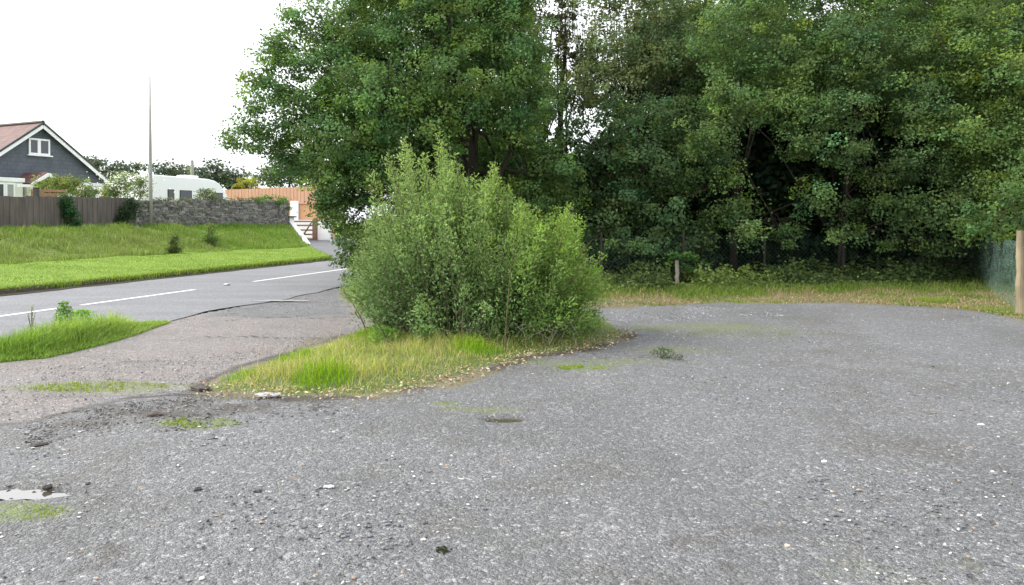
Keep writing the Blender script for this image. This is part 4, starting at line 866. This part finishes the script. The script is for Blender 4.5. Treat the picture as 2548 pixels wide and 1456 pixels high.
for sgn, nm in ((1, 'right'), (-1, 'left')):
    mb = MB(); y0, y1 = -.3, DEP+.3; e = W2+.32; t_ = .12
    pts = [(0, ridge), (sgn*e, ridge-sl*e), (sgn*e, ridge-sl*e-t_), (0, ridge-t_)]
    if sgn < 0: pts = pts[::-1]
    if sgn > 0: pts = [(sgn*.004, ridge)]+pts[1:3]+[(sgn*.004, ridge-t_)]
    o = mb.prism(pts, y0, y1).build('roof', M['rooftile'], hs_); uvbox(o, (0, 1, 0), (sgn*math.cos(math.atan(sl)), 0, -math.sin(math.atan(sl))))
    b_ = MB().bar((sgn*.0, -.32, ridge-.2), (sgn*e, -.32, ridge-sl*e-.2), .05, .2, up=(0, 0, 1)).build('bargeboard', M['white'], hs_)
    MB().box(min(sgn*(e-.02), sgn*(e+.08)), max(sgn*(e-.02), sgn*(e+.08)), y0, y1, ridge-sl*e-.22, ridge-sl*e-.1).build('gutter', M['white'], hs_)
    MB().bar((sgn*.0, -.33, ridge-.03), (sgn*e, -.33, ridge-sl*e-.03), .09, .11).build('verge_tiles', M['cap'], hs_)
MB().tube([(0, -.35, ridge+.02), (0, DEP+.3, ridge+.02)], [.1, .1], 8).build('ridge_tiles', M['rooftile'], hs_)
# skylights on the left slope
for (v0, u0) in ((2.6, 1.35), (4.3, 1.35)):
    z0 = ridge-sl*u0+.03; z1 = ridge-sl*(u0+.55)+.03
    f = MB().quadbox([(-u0-.55, v0, z1), (-u0-.55, v0+.7, z1), (-u0, v0+.7, z0), (-u0, v0, z0), (-u0-.57, v0, z1+.05), (-u0-.57, v0+.7, z1+.05), (-u0-.02, v0+.7, z0+.05), (-u0-.02, v0, z0+.05)]).build('skylight', M['white'], hs_)
def window(par, u0, u1, z0, z1, v, mull=(.5,), sill=True, fr=.07, glassm='glass'):
    w_ = MB(); w_.box(u0, u1, v-.05, v+.02, z0, z0+fr); w_.box(u0, u1, v-.05, v+.02, z1-fr, z1); w_.box(u0, u0+fr, v-.05, v+.02, z0+fr, z1-fr); w_.box(u1-fr, u1, v-.05, v+.02, z0+fr, z1-fr)
    for m_ in mull: c_ = u0+(u1-u0)*m_; w_.box(c_-fr*.9, c_+fr*.9, v-.05, v+.02, z0+fr, z1-fr)
    o = w_.build('window', M['frame'], par, .008)
    MB().box(u0+fr*.6, u1-fr*.6, v-.012, v+.012, z0+fr*.6, z1-fr*.6).build('pane', M[glassm], o)
    if sill: MB().box(u0-.08, u1+.12, v-.12, v+.02, z0-.07, z0-.002).build('sill', M['frame'], o)
    return o
ua, zt_ = hl(70, 343); ub, zb_ = hl(123, 388); wo = window(hs_, ua, ub, zb_, zt_, -.03, mull=(.48,), fr=.1)
MB().box(ub-.48, ub-.13, -.02+.0, .03, zb_+.1, zt_-.1).build('curtain', M['curtain'], wo)
wn = hl(226, 474); window(hs_, wn[0]-.35, wn[0]+.35, hl(226, 481)[1]-.5, hl(226, 470)[1], .0, mull=(), fr=.07)
MB().box(hl(205, 460)[0], W2-.05, -.06, .035, zcl-.16, zcl-.004).build('fascia', M['white'], hs_)
# flat roofed bay at the left
bv = -1.5
u0, zf = hl(60, 444, bv); MB().box(-W2-1.2, u0, bv-.08, -.01, zf-.22, zf).build('bay_fascia', M['white'], hs_, .01)
MB().box(-W2-1.1, u0-.08, bv, -.02, -.5, zf-.224).build('bay_wall', M['render'], hs_)
ua, z1_ = hl(15, 455, bv); ub, _ = hl(35, 455, bv); window(hs_, ua-.05, ub+.03, .3, z1_, bv-.01, mull=(), fr=.09, sill=False, glassm='curtain'); 
ub2, _ = hl(12, 455, bv); window(hs_, ub2-1.1, ub2, .3, z1_, bv-.01, mull=(), fr=.09, sill=False)
# porch with a small gabled roof
pv = -1.9
pu, pz = hl(118, 428, pv); pl, plz = hl(78, 455, pv); pw = pu-pl; pe = plz-.0
o = MB().prism([(pu, pz), (pu+pw, pe), (pu+pw, pe-.1), (pu, pz-.1)][::-1], pv-.1, -.01).build('porch_roof', M['rooftile'], hs_); uvbox(o, (0, 1, 0), (.8, 0, -.6))
o = MB().prism([(pu, pz), (pu-pw, pe), (pu-pw, pe-.1), (pu, pz-.1)], pv-.1, -.01).build('porch_roof', M['rooftile'], hs_); uvbox(o, (0, 1, 0), (.8, 0, .6))
for sg in (1, -1): MB().bar((pu, pv-.13, pz-.13), (pu+sg*(pw+.05), pv-.13, pe-.13), .05, .17).build('porch_bargeboard', M['white'], hs_)
MB().box(pu-pw-.75, pu-pw, pv-.12, pv-.02, pe-.25, pe-.1).build('porch_fascia', M['white'], hs_)
MB().box(pu-pw+.03, pu+pw-.03, pv+.05, -.03, -.5, pe-.12).build('porch_wall', M['render'], hs_)
MB().prism([(pu-pw+.08, pe-.115), (pu+pw-.08, pe-.115), (pu, pz-.16)], pv+.04, pv+.3).build('porch_gable', M['slate'], hs_); uvbox([c_ for c_ in COL.objects if c_.name.startswith('porch_gable')][0], (1, 0, 0), (0, 0, 1))
MB().box(pu-.42, pu+.42, pv-.0, pv+.045, -.4, pe-.3).build('door', M['trellis'], hs_)
# slatted garden bench back between fence and shrub
c = atY(122, 483, 36); tz = thing('slatted_screen', 'red brown slatted garden screen showing above the wooden fence', 'screen', (c[0], c[1], gz(c[0], c[1])), hrot*0+.35)
hz = atY(122, 471, 36)[2]-gz(c[0], c[1])
for k in range(6): MB().box(-.72, .72, -.02, .02, hz-.13-k*.17, hz-k*.17-.02).build('slat', M['trellis'], tz, .004)
for xx in (-.68, 0, .68): MB().box(xx-.04, xx+.04, .021, .08, -.2, hz+.0).build('upright', M['trellis'], tz, .004)
c = atY(90, 480, 35.5); g2 = gz(c[0], c[1]); gp = thing('garden_post', 'dark square garden post at the left end of the slatted screen', 'post', (c[0], c[1], g2))
MB().box(-.09, .09, -.09, .09, -.2, atY(90, 469, 35.5)[2]-g2).build('shaft', M['cap'], gp, .01); MB().box(-.11, .11, -.11, .11, atY(90, 469, 35.5)[2]-g2+.002, atY(90, 467.5, 35.5)[2]-g2+.01).build('cap', M['cap'], gp, .01)

# ------------------------------------------------------------------ caravan
c0 = np.array([-19.4, 43.0]); c1 = np.array([-16.75, 49.6]); dc = (c1-c0); Lc = np.linalg.norm(dc); dc /= Lc; crot = math.atan2(dc[1], dc[0]); ncv = np.array([-dc[1], dc[0]])
zc0 = gz(*c0); ca = thing('caravan', 'white touring caravan parked behind the stone wall', 'caravan', (c0[0], c0[1], zc0), crot)
def cl(x, y): P = atPlane(x, y, np.array([*c0, 0]), np.array([*ncv, 0])); return float(np.dot(P[:2]-c0, dc)), float(P[2]-zc0)
xl, ztp = cl(372, 434); xr, _ = cl(573, 500); zr = cl(530, 447)[1]; zbm = .45
prof = [(xl-.6, zbm), (xl-.75, 1.4), (xl-.6, ztp-.35), (xl-.25, ztp-.06), (xl+.3, ztp)]
prof += [cl(470, 441.5), (cl(520, 446)[0], cl(520, 446)[1]), cl(535, 450), cl(546, 457), cl(556, 470), cl(565, 486), (xr+.0, cl(573, 500)[1]), (xr+.1, 1.0), (xr-.1, zbm)]
sh = MB().prism([(a, b_) for a, b_ in prof], 0, 2.25).build('body', M['caravan'], ca, .06)
def cwin(xa, ya, xb, yb):
    a, zt_ = cl(xa, ya); b_, zb_ = cl(xb, yb)
    f = MB().box(a-.04, b_+.04, -.02, -.002, zb_-.04, zt_+.04).build('window', M['dark'], ca, .015); MB().box(a, b_, -.035, -.022, zb_, zt_).build('pane', M['cglass'], f, .01)
cwin(418, 473, 432, 498); cwin(448, 475, 476, 499); cwin(528, 481, 553, 506)
MB().box(xl-.55, xr-.2, -.012, -.003, .75, .83).build('side_stripe', M['cglass'], ca)
for xx in (xl+2.4,):
    for yy in (.12, 1.93): MB().tube([(xx, yy, .33), (xx, yy+.2, .33)], [.33, .33], 20).build('wheel', M['dark'], ca, smooth_=False)
rl, rlz = cl(405, 432.5); MB().box(rl-.25, rl+.25, .9, 1.4, rlz-.02, rlz+.13).build('roof_vent', M['white'], ca, .02)
rl, rlz = cl(505, 441); MB().box(rl-.5, rl+.5, .8, 1.5, rlz-.06, rlz+.12).build('roof_vent', M['white'], ca, .02)

# ------------------------------------------------------------------ orange fence, driveway gate
P0, P1 = atY(560, 500, 58), atY(830, 500, 55); d_ = P1[:2]-P0[:2]; Lf = np.linalg.norm(d_); d_ /= Lf; nf = np.array([-d_[1], d_[0], 0]); frot = math.atan2(d_[1], d_[0])
zg = .6; fo = thing('orange_fence', 'orange stained tall board fence behind the driveway gate', 'fence', (P0[0], P0[1], zg), frot)
def fl(x, y): P = atPlane(x, y, P0, nf); return float(np.dot(P[:2]-P0[:2], d_)), float(P[2]-zg)
n = 62; mb = MB(); wbd = Lf/n
for i in range(n):
    xx = i*wbd; xp = 560+270*i/n; zt_ = fl(xp, np.interp(xp, [570, 780], [472, 464]))[1]; zlo = fl(xp, np.interp(xp, [570, 780], [516, 506]))[1]
    mb.box(xx+.004, xx+wbd-.004, -.03-(.014 if i % 2 else 0), 0, zlo, zt_+random.uniform(-.002, .002))
mb.build('board_panel', M['orange'], fo)
zlo = fl(700, 508)[1]; MB().box(0, Lf, .0, .12, -.6, zlo).build('lower_boarding', M['orangewall'], fo)
MB().box(0, Lf, -.06, .14, zlo+.002, zlo+.06).build('rail', M['orange'], fo)
ua, zt_ = fl(723, 501); ub, zb_ = fl(744, 552); dr = MB().box(ua, ub, -.07, -.004, zb_-.2, zt_).build('door', M['white'], fo, .04)
MB().tube([(ub-.1, -.08, (zt_+zb_)/2-.05), (ub-.1, -.12, (zt_+zb_)/2-.05)], [.03, .03], 8).build('handle', M['metal'], dr)
# white low wall behind the gate
yw = 52.; Pw0, Pw1 = atY(727, 550, yw), atY(820, 550, yw-1); zw = .55; d_ = Pw1[:2]-Pw0[:2]; Lw = np.linalg.norm(d_); d_ /= Lw
ww = thing('white_wall', 'low white painted wall across the driveway behind the wooden gate', 'wall', (Pw0[0], Pw0[1], zw), math.atan2(d_[1], d_[0]))
hw = Pw0[2]-zw; MB().box(0, Lw, 0, .22, -.5, hw-.0).build('wall', M['render'], ww, .01); MB().box(-.03, Lw+.03, -.03, .25, hw+.002, hw+.05).build('coping', M['white'], ww, .01)
# five bar gate
yg = 49.; ga, gb = atY(725, 551, yg), atY(781, 551, yg-.6); zg = atY(781, 599, yg)[2]; d_ = gb[:2]-ga[:2]; Lg = np.linalg.norm(d_); d_ /= Lg
gt = thing('field_gate', 'brown wooden five bar gate closed across the driveway', 'gate', (ga[0], ga[1], zg), math.atan2(d_[1], d_[0])); hg = gb[2]-zg
for k, zz in enumerate((.08, .33, .55, .79, 1.0)): MB().box(.05, Lg-.05, -.02, .02, hg*zz-.045, hg*zz+.045).build('bar', M['gatewood'], gt)
for xx in (.04, Lg-.04): MB().box(xx-.05, xx+.05, -.045, .045, 0, hg+.12).build('stile', M['gatewood'], gt)
MB().bar((Lg-.1, -.045, hg), (Lg*.45, -.045, hg*.12), .04, .09, up=(0, 1, 0)).build('brace', M['gatewood'], gt); MB().bar((.1, -.045, hg), (Lg*.6, -.045, hg*.12), .04, .09, up=(0, 1, 0)).build('brace', M['gatewood'], gt)
MB().box(Lg+.03, Lg+.2, -.09, .09, -.3, hg+.2).build('gate_post', M['gatewood'], gt)
# white gate panel to its right
ua, ub = atY(784, 552, yg), atY(819, 552, yg-.5); d_ = ub[:2]-ua[:2]; Lp = np.linalg.norm(d_); d_ /= Lp
wg = thing('white_gate', 'solid white gate leaf right of the wooden five bar gate', 'gate', (ua[0], ua[1], zg), math.atan2(d_[1], d_[0]))
MB().box(0, Lp, -.03, .03, .05, ua[2]-zg).build('panel', M['white'], wg, .01); MB().box(Lp+.002, Lp+.15, -.08, .08, -.3, ua[2]-zg+.1).build('post', M['white'], wg, .01)
# white sloping retaining wall down the end of the bank
top = np.array([*road(32.3, 12.35)]); bot = atZ(770, 611, .30)
ta = atY(722, 547, top[1]); a = np.array([ta[0], top[1], ta[2]]); b_ = np.array([bot[0], bot[1], bot[2]])
rw = thing('retaining_wall', 'white painted sloping retaining wall along the end of the bank by the driveway', 'wall', (b_[0], b_[1], 0)); mb = MB(); L = []
dd_ = (a-b_)[:2]; dd_ /= np.linalg.norm(dd_); nn = np.array([dd_[1], -dd_[0]])*.13
for k in np.linspace(0, 1, 9): p_ = b_+(a-b_)*k; L.append(p_-np.array([b_[0], b_[1], 0]))
for p_, q_ in zip(L, L[1:]):
    mb.quadbox([(p_[0]-nn[0], p_[1]-nn[1], -.4), (p_[0]+nn[0], p_[1]+nn[1], -.4), (q_[0]+nn[0], q_[1]+nn[1], -.4), (q_[0]-nn[0], q_[1]-nn[1], -.4),
                (p_[0]-nn[0], p_[1]-nn[1], p_[2]), (p_[0]+nn[0], p_[1]+nn[1], p_[2]), (q_[0]+nn[0], q_[1]+nn[1], q_[2]), (q_[0]-nn[0], q_[1]-nn[1], q_[2])])
mb.build('wall', M['white'], rw)
pr = atY(719, 541, a[1]); gp0 = gz(pr[0]-.1, pr[1]-.2)
pi_ = thing('wall_pier', 'stone pier with dark flat cap at the end of the stone wall', 'pier', (pr[0], pr[1], gp0), hd)
MB().box(-.22, .22, -.22, .22, -.6, pr[2]-gp0-.0).build('pier', M['render'], pi_, .02); MB().box(-.32, .32, -.32, .32, pr[2]-gp0+.002, pr[2]-gp0+.07).build('cap', M['cap'], pi_, .01)

# ------------------------------------------------------------------ distant trees
dl = [(262, 425, 48, 34, 78, 'distant tree just right of the bungalow roof'), (322, 428, 38, 24, 85, 'distant tree between the bungalow and the telegraph pole'), (408, 424, 46, 24, 84, 'distant tree directly behind the telegraph pole and caravan'),
      (452, 432, 34, 20, 88, 'small distant tree left of the far pole'), (520, 428, 50, 30, 80, 'distant round tree right of the far pole behind the caravan'), (585, 440, 40, 22, 82, 'distant low tree right of the caravan'), (232, 400, 16, 14, 90, 'distant tree top peeping over the bungalow verge')]
for k, (x, y, rx_, ry_, Yd, lab) in enumerate(dl):
    c = atY(x, y, Yd); tree('distant_tree', lab, 'tree', (c[0], Yd, 1.2), [B(x, y, rx_, ry_*.9, Yd), B(x-rx_*.5, y+6, rx_*.5, ry_*.7, Yd, .8), B(x+rx_*.5, y+8, rx_*.5, ry_*.65, Yd, .8), B(x, y+ry_*.9, rx_*.9, ry_*.8, Yd)],
         .25, group='distant trees behind the house and caravan', tint=(.085, .115, .075), leaf=.3, lai=5, crad=.6, per=16, yellow=.1)  # greyed leaf tint colours in the haze of distance
tree('orchard_tree', 'mid green tree above the orange fence, left of the large broad tree', 'tree', (atY(715, 430, 64)[0], 64, 1.), [B(700, 428, 60, 34, 64), B(750, 405, 60, 50, 64), B(670, 445, 40, 24, 63, .8), B(790, 440, 60, 50, 63)], .2, tint=(.09, .135, .055), leaf=.2, lai=5, crad=.5, per=20)

# ------------------------------------------------------------------ stakes, netting and wire fence at the hedge
def stake(px, yb, yt, Yd, wpx, label, mat):
    c = atY(px, yb, Yd); c[2] = 0; h_ = atY(px, yt, Yd)[2]; w_ = wpx*Yd/F_PX/2; o = thing('fence_stake', label, 'post', c, .2)
    MB().tube([(0, 0, -.3), (.004, 0, h_*.2), (-.006, 0, h_*.34), (.01, 0, h_*.5), (.004, .004, h_*.68), (-.004, 0, h_*.85), (0, 0, h_)], [w_*1.05, w_, w_*1.1, w_*.95, w_*1.03, w_*.93, w_*.9], 12).build('post', M[mat], o, smooth_=False)
    MB().tube([(0, -w_*1.03, h_*.8), (0, -w_*1.1, h_*.8)], [.012, .012], 6).build('staple', M['metal'], o); return c
s1 = stake(1684, 714, 648, 19.6, 10, 'short pale wooden stake in the brambles left of the black hollow', 'stake')
s2 = stake(2537, 790, 574, 13.9, 20, 'thick pale wooden fence post at the right edge of the gravel', 'postwood')
e1 = atZ(2437, 706); e1[2] = 0
nt_ = thing('green_netting', 'teal green mesh netting stretched from the thick post back to the hedge', 'netting', (s2[0], s2[1], 0))
d_ = (e1-s2)[:2]; Ln = np.linalg.norm(d_); nx, nz_ = 30, 12; U, Vv = np.meshgrid(np.linspace(0.02, 1, nx), np.linspace(.03, 1.25, nz_))
bulge = .06*np.sin(U*9)*np.sin(Vv*2.1); perp = np.array([-d_[1], d_[0]])/Ln
V = np.stack([U*d_[0]+bulge*perp[0], U*d_[1]+bulge*perp[1], Vv], -1).reshape(-1, 3); idx = np.arange(nx*nz_).reshape(nz_, nx); q = np.stack([idx[:-1, :-1], idx[:-1, 1:], idx[1:, 1:], idx[1:, :-1]], -1).reshape(-1, 4)
npmesh('net', V, q, M['net'], nt_, smooth_=True)
MB().tube([(0, 0, 1.25), (d_[0], d_[1], 1.25)], [.006, .006], 5).build('top_wire', M['wire'], nt_)
# chain link fence along the hedge
fa = np.array([1.6, 19.9, 0]); fb = np.array([e1[0], e1[1]+.2, 0]); d3 = fb-fa; Lw = np.linalg.norm(d3); cf = thing('wire_fence', 'thin green chain link fence running along the hedge behind the brambles', 'fence', fa, math.atan2(d3[1], d3[0]))
mb = MB(); H_ = 1.25; st_ = .11
k = -H_
while k < Lw:
    for sg in (1, -1):
        a0, a1 = (k, k+H_); z0_, z1_ = (0, H_) if sg > 0 else (H_, 0)
        x0, x1 = max(0, a0), min(Lw, a1)
        if x1 > x0: mb.bar((x0, sg*.003, z0_+(z1_-z0_)*(x0-a0)/H_+.03), (x1, sg*.003, z0_+(z1_-z0_)*(x1-a0)/H_+.03), .0022, .0022, up=(0, 1, 0))
    k += st_
mb.build('wire_mesh', M['wire'], cf)
for k in range(5): MB().tube([(Lw*(k+.3)/5, .05, -.2), (Lw*(k+.3)/5, .05, 1.35)], [.035, .03], 8).build('post', M['bark'], cf)
tree('hedge_shrub', 'loose green boughs hanging over the netting beside the thick post', 'shrub', (11.4, 17.6, 0), [B(2480, 560, 60, 40, 16.5, .9), B(2540, 520, 50, 60, 15.5, .9), B(2420, 560, 40, 50, 18.5, .9), B(2560, 700, 22, 25, 15.5, .6)], .06, tint=(.09, .165, .055), leaf=.075, crad=.22, yellow=.1)
# loose plants on hedge front
tree('hedge_plant', 'bright green sapling hiding the top of the short stake', 'sapling', (s1[0]+.05, s1[1]+.25, 0), [B(1690, 632, 32, 16, 19.8, .9), B(1725, 655, 30, 24, 20, .8), B(1665, 650, 22, 18, 20, .7)], .02, tint=(.085, .18, .05), leaf=.07, crad=.12)
# dead stems in front of willow
tw = thing('dead_twigs', 'pale dead twigs sprawled in the grass at the foot of the willow bush', 'twigs', atZ(1240, 862)); mb = MB()
for _ in range(16):
    p0 = np.array([rng.normal()*.5, rng.normal()*.12, .03]); dx = rng.normal()*.3; mb.tube([tuple(p0), tuple(p0+[dx*.4, -.05, .12+.1*rng.random()]), tuple(p0+[dx, -.08, .2+.12*rng.random()]), tuple(p0+[dx*1.4, -.12, .12+.1*rng.random()])], [.005, .004, .003, .002], 5); mb.build('twig', M['stake'], tw); mb = MB()

print('objects', len(COL.objects), 'faces', sum(len(o.data.polygons) for o in COL.objects if o.type == 'MESH'))
